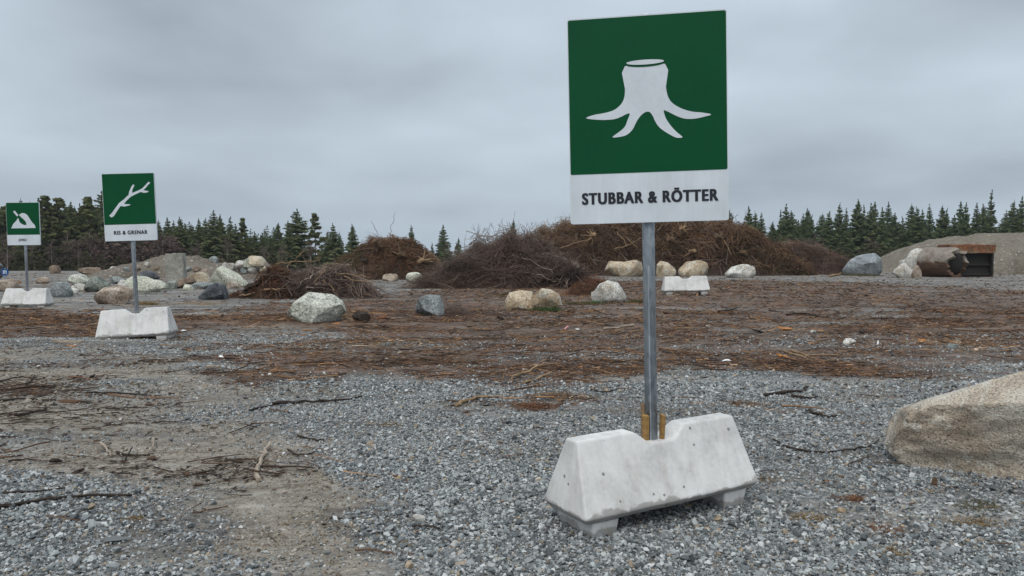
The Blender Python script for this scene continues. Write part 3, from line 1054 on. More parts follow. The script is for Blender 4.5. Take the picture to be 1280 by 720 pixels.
S2 = [(108, 115), (489, 112), (512, 618), (130, 622)]
branch = board_uv(S2, [(162, 430), (180, 443), (197, 432), (222, 392), (245, 358), (275, 362), (312, 354), (318, 347), (300, 345), (270, 343), (290, 318), (320, 290), (355, 272), (392, 255), (415, 262), (440, 260), (452, 250), (430, 246), (412, 242), (430, 225), (448, 202), (464, 188), (450, 180), (432, 200), (405, 228), (380, 242), (350, 254), (330, 262), (332, 240), (348, 203), (338, 198), (325, 215), (310, 250), (305, 275), (270, 308), (235, 335), (210, 370), (185, 405)])
S3 = [(75, 210), (370, 203), (382, 634), (80, 640)]
heap = board_uv(S3, [(118, 467), (135, 425), (165, 390), (186, 352), (195, 326), (215, 312), (240, 313), (265, 330), (285, 365), (305, 400), (330, 430), (340, 460)])
handle = board_uv(S3, [(138, 299), (152, 288), (190, 338), (200, 352), (190, 362), (176, 350)])
hgap = board_uv(S3, [(168, 356), (184, 334), (196, 338), (208, 350), (192, 372)])
blade = board_uv(S3, [(188, 376), (205, 352), (226, 368), (250, 397), (258, 430), (236, 432), (206, 415), (192, 396)])

POLE_A = Vector((0.694, 3.735, 0))
POLE_A.z = gzf(POLE_A.x, POLE_A.y)
concrete_base((POLE_A.x + 0.01, POLE_A.y + 0.01, POLE_A.z), R(29), R(-1.3), 'large pale concrete block with notch, nearest one, holding the stump sign', 3)
sa = sign(POLE_A, R(-8.5), R(1.3), 'nearest and biggest green sign reading STUBBAR & RÖTTER with white tree stump', [stump], 'STUBBAR & RÖTTER', 0.855, 0.507)
# the sawn top of the stump: a green ring with a pale oval in it
brd = [c for c in sa.children if c.name.startswith('board')][0]
sticker('pictogram', [ucut], -0.0136 - 0.0028, M['green'], brd)
sticker('pictogram', [utop], -0.0136 - 0.0042, M['white'], brd)


def at_scale(px, py, s):
    d = FPX / s
    p = dp(px, py, d)
    return Vector((p.x, p.y, gzf(p.x, p.y)))


PB = at_scale(172, 388, 85.0)
cbb = concrete_base(PB, R(2), R(-3.6), 'pale concrete block with notch on the left, holding the RIS & GRENAR sign', 8)
cbb.location.z -= 0.075; cbb.scale.z = 1.17
sign(PB, R(3), R(1.7), 'middle-distance green sign reading RIS & GRENAR with a white branch on it', [branch], 'RIS & GRENAR', 0.64, 0.50)
PC = at_scale(34.5, 364, 54.0)
cbc = concrete_base(PC, R(-2), R(-0.4), 'pale concrete block at the left frame edge, holding the JORD sign', 13)
cbc.location.z -= 0.055; cbc.scale.z = 1.12
sign(PC, R(2), R(0.6), 'farthest and smallest green sign reading JORD with soil heap and spade', [heap, handle], 'JORD', 0.24, 0.46, dark=[hgap, blade])
PD = gp(858, 369)
cbd = concrete_base((PD.x, PD.y + 0.12, gzf(PD.x, PD.y)), R(3), R(-1.0), 'distant white concrete block without a sign, in front of the tan boulders', 21)
cbd.scale = (1.3, 1.2, 1.3)

# wooden wedges knocked in round the post of the nearest sign
def wedge(dx, dy, w_, d_, h, lean, mat, label):
    bm = bmesh.new()
    hexa(bm, [(-w_ * 0.32, -d_ / 2, 0), (w_ * 0.32, -d_ / 2, 0), (w_ * 0.32, d_ / 2, 0), (-w_ * 0.32, d_ / 2, 0), (-w_ / 2, -d_ / 2, h), (w_ / 2, -d_ / 2, h - 0.004), (w_ / 2, d_ / 2, h), (-w_ / 2, d_ / 2, h + 0.003)])
    bmesh.ops.bevel(bm, geom=bm.edges[:], offset=0.0025, segments=1, affect='EDGES')
    o = bm_obj('wooden_wedge', bm, mat)
    o.location = (POLE_A.x + dx, POLE_A.y + dy, POLE_A.z + 0.36)
    o.rotation_euler = (0, lean, R(29))
    tag(o, label, 'wedge')


wedge(-0.040, -0.028, 0.030, 0.026, 0.138, R(-2), M['wood'], 'wide yellow wooden wedge left of the nearest sign post')
wedge(-0.046, 0.016, 0.013, 0.026, 0.185, R(-1), M['bark_tan'], 'thin tall wooden sliver behind the left wedge at the nearest post')
wedge(0.041, -0.006, 0.021, 0.028, 0.135, R(2), M['wood'], 'narrow yellow wooden wedge right of the nearest sign post')


# ------------------------------------------------------------------ boulders
def rock_mesh(name, dims, seed, sub=4, cuts=9, prof=None, custom=None, rough=0.055):
    """boulder with flat facets and a flattened foot; dims = full width, depth, height"""
    rs = np.random.default_rng(seed)
    bm = bmesh.new()
    bmesh.ops.create_icosphere(bm, subdivisions=sub, radius=1.0)
    v = np.array([q.co[:] for q in bm.verts])
    v = np.sign(v) * np.abs(v) ** 0.82
    pl = []
    for k in range(cuts):
        nrm = rs.normal(size=3); nrm /= np.linalg.norm(nrm)
        pl.append((nrm, rs.uniform(0.58, 0.88)))
    if custom:
        pl += [(np.array(c[:3]) / np.linalg.norm(c[:3]), c[3]) for c in custom]
    for nrm, off in pl:
        d = v @ nrm - off
        v -= np.maximum(d, 0)[:, None] * nrm[None] * 0.93
    q = v * 1.6 + seed * 3.1
    d1 = fbm(q[:, 0], q[:, 1], q[:, 2], seed=seed, octv=5, gain=0.55)
    v *= (1 + rough * d1)[:, None]
    v[:, 2] = np.maximum(v[:, 2], -0.62 + 0.05 * d1)
    lo, hi = v.min(0), v.max(0)
    v = (v - lo) / (hi - lo)
    if prof:
        u = np.array([p[0] for p in prof]); hh = np.array([p[1] for p in prof])
        cur = np.interp(v[:, 0], u, hh)
        # scale so that the silhouette's top follows the outline
        nb = 40
        top = np.array([v[np.abs(v[:, 0] - (i + .5) / nb) < 1.3 / nb][:, 2].max() for i in range(nb)])
        tp = np.interp(v[:, 0], (np.arange(nb) + .5) / nb, top)
        v[:, 2] *= cur / np.maximum(tp, 0.05)
    v = (v - np.array([0.5, 0.5, 0])) * np.array(dims)
    for bv, c in zip(bm.verts, v): bv.co = c
    return bm


def boulder(label, x0, x1, yt, yb, mat, seed, depth=0.75, prof=None, group=None, yaw=0.0, cuts=9, sub=4, name='boulder', back=0.0, rough=0.055):
    f = gp((x0 + x1) / 2, yb)
    wd = (x1 - x0) / FPX * f.y
    dep = wd * depth
    yc = f.y + dep * 0.42 + back
    wd = (x1 - x0) / FPX * yc
    ht = (yb - yt) / FPX * (f.y + dep * 0.3 + back) * 1.03 + 0.03 + CAM_H * (0) 
    c = dp((x0 + x1) / 2, yb, yc)
    z = gzf(c.x, yc)
    # height so that its top meets the pixel row
    top = dp((x0 + x1) / 2, yt, yc).z
    ht = top - z + 0.04
    bm = rock_mesh('boulder', (wd, dep, ht), seed, sub, cuts, prof, rough=rough)
    o = bm_obj(name, bm, M[mat], smooth=True)
    o.location = (c.x, yc, z - 0.04)
    o.rotation_euler.z = yaw
    tag(o, label, 'boulder', group)
    try:
        o.data.set_sharp_from_angle(angle=R(32))
    except Exception:
        pass
    return o


# the big one cut by the right frame edge
bm = rock_mesh('boulder', (1.68, 1.0, 0.80), 5, 6, 4,
               prof=[(0, 0.36), (0.03, 0.47), (0.10, 0.56), (0.23, 0.68), (0.30, 0.74), (0.42, 0.84), (0.54, 0.95), (0.70, 1.0), (0.88, 0.86), (1, 0.45)],
               custom=[(-0.10, -0.97, 0.10, 0.88), (-0.15, -0.45, 0.90, 0.84), (-0.25, 0.35, 0.95, 0.70), (0.1, -0.75, -0.65, 0.78)], rough=0.085)
o = bm_obj('boulder', bm, M['rock_granite'], smooth=True)
c = dp(1302, 545, 4.50)
o.location = (c.x, 4.50, gzf(c.x, 4.50) - 0.06)
o.rotation_euler = (0, R(2), R(-13))
tag(o, 'huge tan speckled granite boulder at the right frame edge', 'boulder')

GRP = 'boulders along the edge of the yard'
boulder('pale lichen-covered boulder in the brown ground, left of centre', 361, 434, 365, 403, 'rock_lichen', 12, 0.8, [(0, .35), (.12, .72), (.35, 1), (.75, .92), (.92, .72), (1, .35)], sub=5, cuts=12)
boulder('small grey boulder with twigs at its right side, centre', 519, 556, 368, 395, 'rock_grey', 23, 0.85, [(0, .5), (.15, .9), (.5, 1), (.85, .95), (1, .5)], cuts=12)
boulder('left of two touching tan boulders tied by a stick', 631, 669, 363, 387, 'rock_tan', 34, 0.8, [(0, .55), (.15, .9), (.5, 1), (.9, .95), (1, .7)])
boulder('right of two touching tan boulders, with green weeds before it', 666, 703, 360, 388, 'rock_tan', 45, 0.8, [(0, .7), (.3, 1), (.6, .95), (.9, .75), (1, .4)])
boulder('rounded whitish boulder just left of the nearest sign post', 739, 783, 350, 379, 'rock_white', 56, 0.8, [(0, .5), (.2, .85), (.45, 1), (.75, .9), (1, .35)], cuts=5)
boulder('pinkish grey boulder at the right foot of the big brushwood heap', 706, 731, 327, 347, 'rock_pink', 67, 0.8)
boulder('long flat-topped tan boulder behind the nearest sign post', 756, 806, 325, 346, 'rock_tan', 78, 0.5, [(0, .5), (.12, .95), (.5, .9), (.7, 1), (.95, 1), (1, .6)], cuts=12)
boulder('round tan boulder just right of the nearest sign post', 821, 845, 326, 346, 'rock_tan', 89, 0.8, [(0, .8), (.25, 1), (.6, .9), (1, .45)], cuts=5)
boulder('egg-shaped tan boulder behind the distant white concrete block', 848, 885, 325, 346, 'rock_tan', 91, 0.7, [(0, .45), (.3, .9), (.7, 1), (.95, .9), (1, .6)], cuts=5)
boulder('pale rounded boulder right of the distant white concrete block', 906, 942, 330, 347, 'rock_white', 102, 0.7, [(0, .4), (.2, .8), (.6, 1), (.9, .95), (1, .6)], cuts=10)
boulder('slanted blue-grey boulder in front of the right-hand forest', 1053, 1099, 316, 345, 'rock_blue', 113, 0.7, [(0, .4), (.2, .75), (.5, .92), (.85, 1), (.95, .85), (1, .5)], cuts=13)
boulder('larger white boulder leaning against the broken concrete pipe', 1124, 1158, 310, 344, 'rock_white', 124, 0.6, [(0, .5), (.35, .9), (.6, 1), (1, .95)], back=0.7)
boulder('smaller white boulder in front of the larger white one', 1114, 1142, 328, 347, 'rock_white', 135, 0.8, [(0, .5), (.3, .9), (.6, 1), (1, .5)])
boulder('little tan stone at the foot of the broken concrete pipe', 1139, 1152, 332, 348, 'rock_pink', 146, 0.8)
# left cluster
boulder('pinkish tan boulder left of the RIS & GRENAR post', 122, 167, 357, 381, 'rock_pink', 157, 0.8, [(0, .5), (.15, .9), (.6, 1), (.9, .9), (1, .6)], cuts=12)
boulder('round grey boulder just right of the JORD concrete block', 64, 91, 352, 371, 'rock_grey', 168, 0.8, [(0, .6), (.3, 1), (.7, .95), (1, .5)], cuts=6)
boulder('mottled white and black boulder behind the green-grey one', 86, 116, 342, 360, 'rock_lichen', 179, 0.7, cuts=12, back=0.4)
boulder('green-grey boulder between the two left signs', 107, 137, 345, 365, 'rock_green', 181, 0.8, [(0, .4), (.3, .95), (.5, 1), (1, .4)], cuts=7)
boulder('small white stone beside the green-grey boulder', 90, 108, 354, 364, 'rock_white', 192, 0.8)
boulder('long pale flat boulder behind the RIS & GRENAR post', 155, 207, 344, 366, 'rock_cream', 203, 0.6, [(0, .75), (.2, 1), (.55, .9), (.85, .7), (1, .45)], cuts=10)
boulder('dark flat boulder left of the concrete pillar', 172, 201, 338, 350, 'rock_dark', 214, 0.7, [(0, .5), (.3, 1), (.7, .9), (1, .4)], back=0.5)
boulder('brown angular boulder at the foot of the concrete pillar', 213, 244, 345, 361, 'rock_brown', 225, 0.7, [(0, .5), (.4, .7), (.8, 1), (1, .7)], cuts=14)
boulder('tan rounded boulder right of the concrete pillar', 238, 263, 340, 355, 'rock_tan', 236, 0.8, [(0, .7), (.4, 1), (.8, .9), (1, .4)])
boulder('tall wedge-shaped pale boulder left of the twig heap', 260, 312, 332, 359, 'rock_cream', 247, 0.6, [(0, .25), (.12, .55), (.26, .96), (.34, 1), (.5, .82), (.75, .55), (1, .25)], cuts=12, rough=0.035)
boulder('dark slate boulder left of the rust-brown bark heap', 249, 284, 353, 375, 'rock_dark', 258, 0.8, [(0, .3), (.3, .8), (.6, 1), (.9, .9), (1, .5)], cuts=14)
boulder('flat grey stone behind the dark slate boulder', 236, 268, 352, 362, 'rock_grey', 260, 0.8)
boulder('tan boulder behind the JORD concrete block, at the left frame edge', -8, 25, 348, 364, 'rock_pink', 269, 0.7, [(0, .7), (.4, .9), (.75, 1), (1, .6)], cuts=12)
boulder('dark boulder cut by the left frame edge behind the tan one', -24, 3, 327, 352, 'rock_dark', 270, 0.7, back=1.2)
boulder('grey rounded boulder on top of the left gravel mound', 260, 276, 320, 336, 'rock_grey', 281, 0.8, back=2.2)
boulder('small tan stone left of the round pale stone by the root heap', 478, 498, 342, 351, 'rock_pink', 292, 0.8)
boulder('round pale stone between root heap and big brushwood heap', 508, 529, 340, 353, 'rock_cream', 303, 0.8, cuts=5)
boulder('brown stone half hidden behind the RIS & GRENAR post', 205, 222, 350, 362, 'rock_green', 311, 0.8)
for px, x1, yt, yb, mt, sd_, lb in ((0 + 62, 76, 331, 342, 'rock_brown', 401, 'brown low rock at the forest edge right of the JORD post'),
                                     (100, 128, 334, 343, 'rock_brown', 402, 'low brown rock at the forest edge behind the mottled boulder'),
                                     (136, 146, 333, 340, 'rock_white', 403, 'tiny white rock at the forest edge left of the RIS & GRENAR post'),
                                     (142, 160, 335, 344, 'rock_pink', 404, 'small pale pink rock at the forest edge by the RIS & GRENAR post')):
    boulder(lb, px, x1, yt, yb, mt, sd_, 0.8)

for px, x1, yt, yb, mt, sd_, lb in ((78, 100, 360, 369, 'rock_white', 411, 'flat white stone in front of the mottled boulder'), (136, 158, 345, 355, 'rock_grey', 412, 'flat grey stone right of the green-grey boulder'),
                                     (46, 62, 346, 355, 'rock_pink', 413, 'low pinkish stone behind the JORD post'), (196, 214, 352, 362, 'rock_grey', 414, 'grey stone at the right tip of the long pale boulder'),
                                     (228, 242, 355, 364, 'rock_cream', 415, 'small cream stone in front of the brown angular boulder'), (284, 302, 352, 361, 'rock_pink', 416, 'pinkish stone at the right foot of the wedge-shaped boulder'),
                                     (148, 164, 349, 357, 'rock_white', 417, 'white stone left of the long pale boulder'), (270, 284, 336, 344, 'rock_tan', 418, 'tan stone behind the wedge-shaped boulder')):
    boulder(lb, px, x1, yt, yb, mt, sd_, 0.8, cuts=12)

# single small stones lying in the yard
for px, py, wpx, mt, lb in ((1052, 638, 11, 'rock_tan', 'small yellow stone on the gravel right of the nearest block'), (1062, 431, 15, 'rock_white', 'pale stone in the brown ground above the huge boulder'),
                            (997, 428, 9, 'rock_grey', 'small grey stone in the brown ground right of the nearest post'), (523, 651, 17, 'rock_white', 'flat white stone on the gravel left of the nearest block'),
                            (885, 597 - 188, 6, 'rock_white', 'tiny white stone in the brown ground'), (1016, 417, 7, 'rock_white', 'tiny white stone beside orange bark'),
                            (1190, 437, 12, 'rock_grey', 'grey stone among bark left of the huge boulder'), (673, 600, 9, 'rock_white', 'white pebble near the left end of the nearest block'),
                            (570, 682, 12, 'rock_white', 'white pebble on the gravel at lower centre'), (537, 696, 14, 'rock_blue', 'blue-grey pebble at lower centre beside dry straw')):
    f = gp(px, py)
    s = wpx / FPX * f.y
    bm = rock_mesh('stone', (s, s * 0.8, s * 0.62), int(px), 3, 8)
    o = bm_obj('stone', bm, M[mt], smooth=False)
    o.location = (f.x, f.y, gzf(f.x, f.y) - s * 0.1)
    tag(o, lb, 'stone')

# ------------------------------------------------------------------ concrete pillar, broken pipe, rusty box
f = gp(217, 351)
bm = bmesh.new()
hgt = dp(217, 317, f.y + 0.3).z + 0.05
box(bm, 0, 0, hgt / 2, 0.80, 0.55, hgt)
bmesh.ops.subdivide_edges(bm, edges=bm.edges[:], cuts=7, use_grid_fill=True)
for v in bm.verts:
    q = fbm(np.array([v.co.x * 3]), np.array([v.co.y * 3]), np.array([v.co.z * 3]), seed=9)[0]
    v.co += Vector((q * 0.02, q * 0.02, q * 0.02 + (0.05 * v.co.x if v.co.z > 0.3 else 0)))
    v.co.x *= 1 - 0.05 * v.co.z
bmesh.ops.bevel(bm, geom=[e for e in bm.edges if e.calc_face_angle(0) > 1.0], offset=0.02, segments=2, affect='EDGES')
o = bm_obj('concrete_pillar', bm, M['old_concrete'])
o.location = (f.x, f.y + 0.3, gzf(f.x, f.y) - 0.05); o.rotation_euler = (0, R(-1), R(8))
tag(o, 'square weathered concrete pillar standing among the left boulders', 'pillar')


def mat_pipe():
    m, t, b = new_mat('stained_pipe_concrete', 0.9, 0, 0.2)
    co = objco(t)
    n1 = noise(t, co, 2.2, 6, 0.65, 0.4); n2 = noise(t, co, 18, 5, 0.7)
    c = ramp(t, n1, [(0.3, (0.16, 0.13, 0.10)), (0.55, (0.25, 0.215, 0.18)), (0.75, (0.36, 0.32, 0.27))])
    geo = N(t, 'ShaderNodeNewGeometry'); sp = N(t, 'ShaderNodeSeparateXYZ'); link(t, geo.outputs['Position'], sp.inputs[0])
    e = fmath(t, 'ADD', sp.outputs['Z'], fmath(t, 'MULTIPLY', fmath(t, 'SUBTRACT', n1, 0.5), 0.5))
    c = mixc(t, ramp(t, fmath(t, 'MULTIPLY', e, 0.5), [(0.36, (0.85, 0.85, 0.85)), (0.40, (0, 0, 0))]), c, (0.085, 0.042, 0.024))
    c = mixc(t, 0.5, c, ramp(t, n2, [(0.3, (0.3, 0.3, 0.3)), (0.7, (0.66, 0.66, 0.66))]), 'OVERLAY')
    link(t, c, b.inputs['Base Color'])
    set_bump(t, b, n2, 0.5, 0.03)
    return m


f = gp(1194, 347)
RO, RI, LN = 0.80, 0.62, 1.75
rs = np.random.default_rng(4)
nseg, nlen = 40, 14
vv, ff = [], []
for layer, rad in ((0, RO), (1, RI)):
    for i in range(nlen + 1):
        for k in range(nseg):
            a = 2 * math.pi * k / nseg
            x = -LN / 2 + LN * i / nlen
            q = float(fbm(np.array([math.cos(a) * 2.2 + 7]), np.array([math.sin(a) * 2.2]), seed=15, octv=3)[0])
            if i >= nlen - 1:                       # broken, ragged mouth; the crown reaches further than the sides
                x += 0.32 * q + 0.16 * math.sin(a) - 0.12
            rr = rad * (1 + 0.05 * float(fbm(np.array([x * 2]), np.array([a * 2]), seed=22, octv=3)[0]))
            vv.append((x, rr * math.cos(a), rr * math.sin(a)))
L0 = (nlen + 1) * nseg
for i in range(nlen):
    for k in range(nseg):
        k2 = (k + 1) % nseg
        ff.append([i * nseg + k, i * nseg + k2, (i + 1) * nseg + k2, (i + 1) * nseg + k])
        ff.append([L0 + i * nseg + k, L0 + (i + 1) * nseg + k, L0 + (i + 1) * nseg + k2, L0 + i * nseg + k2])
for i in (0, nlen):
    for k in range(nseg):
        k2 = (k + 1) % nseg
        q = [i * nseg + k, i * nseg + k2, L0 + i * nseg + k2, L0 + i * nseg + k]
        ff.append(q if i else q[::-1])
o = mesh_np('concrete_pipe', vv, ff, mat_pipe())
o.location = (f.x, f.y + 1.2, gzf(f.x, f.y) + RO - 0.08); o.rotation_euler = (0, 0, R(-66))
tag(o, 'broken brown-stained concrete pipe with its dark mouth to the right', 'pipe')

bm = bmesh.new()
bmesh.ops.create_icosphere(bm, subdivisions=3, radius=1.0)
for v in bm.verts:
    q = float(fbm(np.array([v.co.x * 3]), np.array([v.co.y * 3]), np.array([v.co.z * 3]), seed=33)[0])
    v.co = Vector((v.co.x * 0.35, v.co.y * 0.64, v.co.z * 0.64)) * (1 + 0.06 * q)
plug = bm_obj('mouth_shade_plug', bm, mat_plain('painted_mouth_shade', (0.012, 0.009, 0.007), 0.9), o, smooth=True)  # near-black lump filling the mouth; its colour stands in for the hollow's shade
plug.location.x = 0.56
rust = mat_rock('rusted_steel', (0.24, 0.095, 0.042), (0.16, 0.068, 0.034), (0.075, 0.040, 0.026), speck=24, scale=3.5, stain=(0.20, 0.15, 0.09, 1))
dksteel = mat_plain('dark_steel', (0.018, 0.015, 0.013), 0.8, 0.0)
f = gp(1213, 346)
root = empty('steel_box', (f.x + 0.05, f.y + 0.5, gzf(f.x, f.y)), (0, 0, R(-3)))
tag(root, 'rusty-topped open steel box right of the broken concrete pipe', 'steel box')
W_, D_, H_ = 2.15, 1.5, 1.66
parts = [('top_beam', (0, 0.06, H_ - 0.21, W_ + 0.06, D_, 0.42), rust), ('side_wall', (-W_ / 2 + 0.05, 0.1, (H_ - 0.43) / 2, 0.10, D_ - 0.1, H_ - 0.43), dksteel),
         ('side_wall', (W_ / 2 - 0.05, 0.1, (H_ - 0.43) / 2, 0.10, D_ - 0.1, H_ - 0.43), dksteel), ('dark_recess_plate', (0, -0.30, (H_ - 0.43) / 2, W_ - 0.21, 0.08, H_ - 0.44), dksteel),  # dark plate set close behind the front, stands in for the shaded interior
         ('rail', (0, -0.42, 0.62, W_ - 0.21, 0.10, 0.08), dksteel), ('rail', (0, -0.42, 0.12, W_ - 0.21, 0.10, 0.10), dksteel)]
for nm, (cx, cy, cz, sx, sy, sz), mt in parts:
    bm = bmesh.new()
    box(bm, 0, 0, 0, sx, sy, sz)
    if nm == 'top_beam':
        bmesh.ops.subdivide_edges(bm, edges=bm.edges[:], cuts=9, use_grid_fill=True)
        for v in bm.verts:
            q = float(fbm(np.array([v.co.x * 5]), np.array([v.co.y * 5]), np.array([v.co.z * 5]), seed=31)[0])
            v.co.z += q * (0.05 if v.co.z > 0 else 0.015); v.co.y += q * 0.02; v.co.x += q * 0.012
    else:
        bmesh.ops.bevel(bm, geom=bm.edges[:], offset=0.008, segments=1, affect='EDGES')
    p = bm_obj(nm, bm, mt, root); p.location = (cx, cy, cz)

# little blue round sign at the far left
p0 = dp(7, 352, 33.0)
root = empty('road_sign', (p0.x, 33.0, gzf(p0.x, 33.0)), (0, 0, R(12)))
tag(root, 'tiny round blue road sign at the left frame edge before the forest', 'sign')
bm = bmesh.new(); bmesh.ops.create_cone(bm, cap_ends=True, segments=10, radius1=0.03, radius2=0.03, depth=0.6)
q = bm_obj('pole', bm, M['steel'], root); q.location.z = 0.28
bm = bmesh.new(); bmesh.ops.create_cone(bm, cap_ends=True, segments=32, radius1=0.15, radius2=0.15, depth=0.012)
q = bm_obj('disc', bm, M['blue'], root); q.rotation_euler.x = math.pi / 2; q.location = (0, -0.04, 0.40)
bm = bmesh.new()
for dx in (-0.055, 0.0, 0.055):
    box(bm, dx, -0.052, 0.40, 0.028, 0.006, 0.15)
box(bm, 0, -0.0535, 0.45, 0.14, 0.004, 0.03)
bm_obj('symbol', bm, M['white'], root)


# ------------------------------------------------------------------ soil and gravel mounds
def mound_surface(outline, dist, depth, seed, nu=70, nv=26, bump=0.08, power=0.75, wob=0.10):
    """heap whose skyline follows the photograph's outline; returns x,y,z grids (world)"""
    ox = np.array([dp(x, y, dist).x for x, y in outline]); oz = np.array([dp(x, y, dist).z for x, y in outline])
    xs_ = np.linspace(ox[0], ox[-1], nu)
    top = np.interp(xs_, ox, oz)
    top = np.convolve(np.pad(top, 2, mode='edge'), np.ones(5) / 5, 'valid')
    t = np.linspace(-1, 1, nv)
    XX, TT = np.meshgrid(xs_, t, indexing='ij')
    YY = dist + TT * depth / 2
    base = gz(XX, YY) - 0.06
    env = (1 - np.abs(TT) ** 2) ** power
    hh = np.maximum(top[:, None] - gzf(xs_[nu // 2], dist), 0.02)
    nzv = fbm(XX * 1.6, YY * 1.6, seed=seed, octv=5, gain=0.55)
    # follow the line of sight so that the crest keeps its height
    ZZ = base + hh * env * (1 + wob * nzv) + bump * nzv * env * np.minimum(1, hh * 2)
    YY = YY + 0.10 * depth * fbm(XX * 0.9, TT * 2, seed=seed + 3, octv=3) * (1 - env)
    return XX, YY, ZZ


def mound_obj(name, grids, mat, parent=None, sink=0.13):
    XX, YY, ZZ = grids
    nu, nv = XX.shape
    i = np.arange(nu * nv).reshape(nu, nv)
    q = np.stack([i[:-1, :-1], i[1:, :-1], i[1:, 1:], i[:-1, 1:]], -1).reshape(-1, 4)
    v = np.stack([XX, YY, ZZ], -1).reshape(-1, 3)
    if parent is not None:
        v[:, 2] -= sink * np.clip(v[:, 2], 0, 1)
        v = v - np.array(parent.location)
    return mesh_np(name, v, q, mat, parent, smooth=True)


def mat_soil(name, a, b_, c, scale=6, stony=0.0):
    m, t, b = new_mat(name, 0.92, 0, 0.2)
    co = N(t, 'ShaderNodeNewGeometry').outputs['Position']
    n1 = noise(t, co, scale, 8, 0.68, 0.3)
    n2 = noise(t, co, 1.1, 4, 0.6)
    f_ = fmath(t, 'ADD', fmath(t, 'MULTIPLY', n1, 0.65), fmath(t, 'MULTIPLY', n2, 0.35))
    col = ramp(t, f_, [(0.36, a), (0.5, b_), (0.64, c)])
    h = n1
    if stony:
        vo = N(t, 'ShaderNodeTexVoronoi'); vo.inputs['Scale'].default_value = 5.5
        link(t, co, vo.inputs['Vector'])
        sv = N(t, 'ShaderNodeSeparateColor'); link(t, vo.outputs['Color'], sv.inputs[0])
        st = fmath(t, 'MULTIPLY', fmath(t, 'GREATER_THAN', sv.outputs[0], 1 - stony), fmath(t, 'LESS_THAN', vo.outputs['Distance'], 0.33))
        col = mixc(t, fmath(t, 'MULTIPLY', st, 0.85), col, ramp(t, sv.outputs[1], [(0, (0.22, 0.21, 0.19)), (1, (0.50, 0.47, 0.42))]))
        h = fmath(t, 'ADD', n1, fmath(t, 'MULTIPLY', st, 0.4))
    link(t, col, b.inputs['Base Color'])
    set_bump(t, b, h, 0.9, 0.10)
    return m


M['soil'] = mat_soil('dark_root_soil', (0.022, 0.014, 0.010), (0.060, 0.037, 0.025), (0.115, 0.072, 0.046), 7)
M['litter'] = mat_soil('dark_twig_litter', (0.022, 0.015, 0.012), (0.055, 0.037, 0.029), (0.10, 0.066, 0.048), 9)
M['gravelheap'] = mat_soil('brown_gravel_heap', (0.085, 0.070, 0.055), (0.165, 0.140, 0.112), (0.235, 0.205, 0.170), 8, stony=0.30)
M['sandheap'] = mat_soil('tan_sand_heap', (0.110, 0.093, 0.072), (0.180, 0.155, 0.122), (0.240, 0.212, 0.172), 7, stony=0.16)

o = mound_obj('gravel_mound', mound_surface([(120, 345), (150, 334), (172, 328), (190, 322), (215, 317), (240, 320), (262, 327), (290, 332), (320, 340), (345, 346)], 41.0, 6.0, 5, nu=90, nv=36, wob=0.07), M['gravelheap'])
tag(o, 'brown gravel mound behind the concrete pillar on the left', 'mound')
o = mound_obj('sand_mound', mound_surface([(1078, 352), (1096, 342), (1110, 328), (1130, 312), (1155, 302), (1185, 296), (1230, 292), (1280, 290), (1350, 289), (1450, 296), (1520, 345)], 48.5, 11.0, 9, nu=120, nv=44, bump=0.03, wob=0.03), M['sandheap'])
tag(o, 'long tan sand mound at the right before the forest', 'mound')
o = mound_obj('rubble_mound', mound_surface([(268, 347), (285, 333), (300, 326), (325, 324), (340, 332), (352, 346)], 38.0, 3.4, 12, nu=50, nv=24), M['gravelheap'])
tag(o, 'rubble mound of broken pale stones behind the wedge-shaped boulder', 'mound')
rs = np.random.default_rng(77)
names = ('pale tan', 'whitish', 'grey', 'cream', 'tan', 'pinkish')
rub = [(321, 321, 332, 22, 'rock_tan', 'biggest tan block crowning the rubble mound'), (300, 326, 334, 16, 'rock_white', 'white block at the left top of the rubble mound'),
       (311, 323, 333, 14, 'rock_cream', 'cream block at the middle top of the rubble mound'), (315, 331, 340, 13, 'rock_white', 'white block low on the right of the rubble mound'),
       (289, 329, 336, 9, 'rock_white', 'small white block left of the rubble mound'), (305, 333, 341, 10, 'rock_grey', 'grey block in the middle of the rubble mound'),
       (329, 332, 340, 11, 'rock_tan', 'tan block at the right foot of the rubble mound'), (281, 328, 334, 7, 'rock_white', 'smallest white stone between gravel mound and rubble mound')]
for x, yt, yb, wpx, mt, lb in rub:
    dist = 36.6
    c0 = dp(x, yb, dist); tp = dp(x, yt, dist)
    s = wpx / FPX * dist
    bm = rock_mesh('boulder', (s, s * 0.8, (tp.z - c0.z) * 1.25), int(x) + 900, 3, 12)
    o = bm_obj('boulder', bm, M[mt]); o.location = (c0.x, dist, c0.z - 0.05)
    tag(o, lb, 'boulder')


for k, (x, y, wpx, mt) in enumerate(((158, 336, 9, 'rock_grey'), (172, 333, 8, 'rock_pink'), (183, 329, 7, 'rock_white'), (195, 336, 10, 'rock_brown'), (236, 335, 8, 'rock_grey'), (246, 336, 10, 'rock_brown'), (256, 338, 8, 'rock_pink'))):
    c0 = dp(x, y + 2, 38.6)
    sz = wpx / FPX * 38.6
    bm = rock_mesh('stone', (sz, sz * 0.8, sz * 0.7), 950 + k, 3, 12)
    o = bm_obj('stone', bm, M[mt]); o.location = (c0.x, 38.6, max(c0.z - sz * 0.2, gzf(c0.x, 38.6) - 0.03))
    tag(o, 'small stone on the left gravel mound, ' + ('leftmost of seven', 'second from the left of seven', 'third from the left of seven', 'fourth from the left of seven', 'fifth from the left of seven', 'sixth from the left of seven', 'rightmost of seven')[k], 'stone', 'small stones on the left gravel mound')


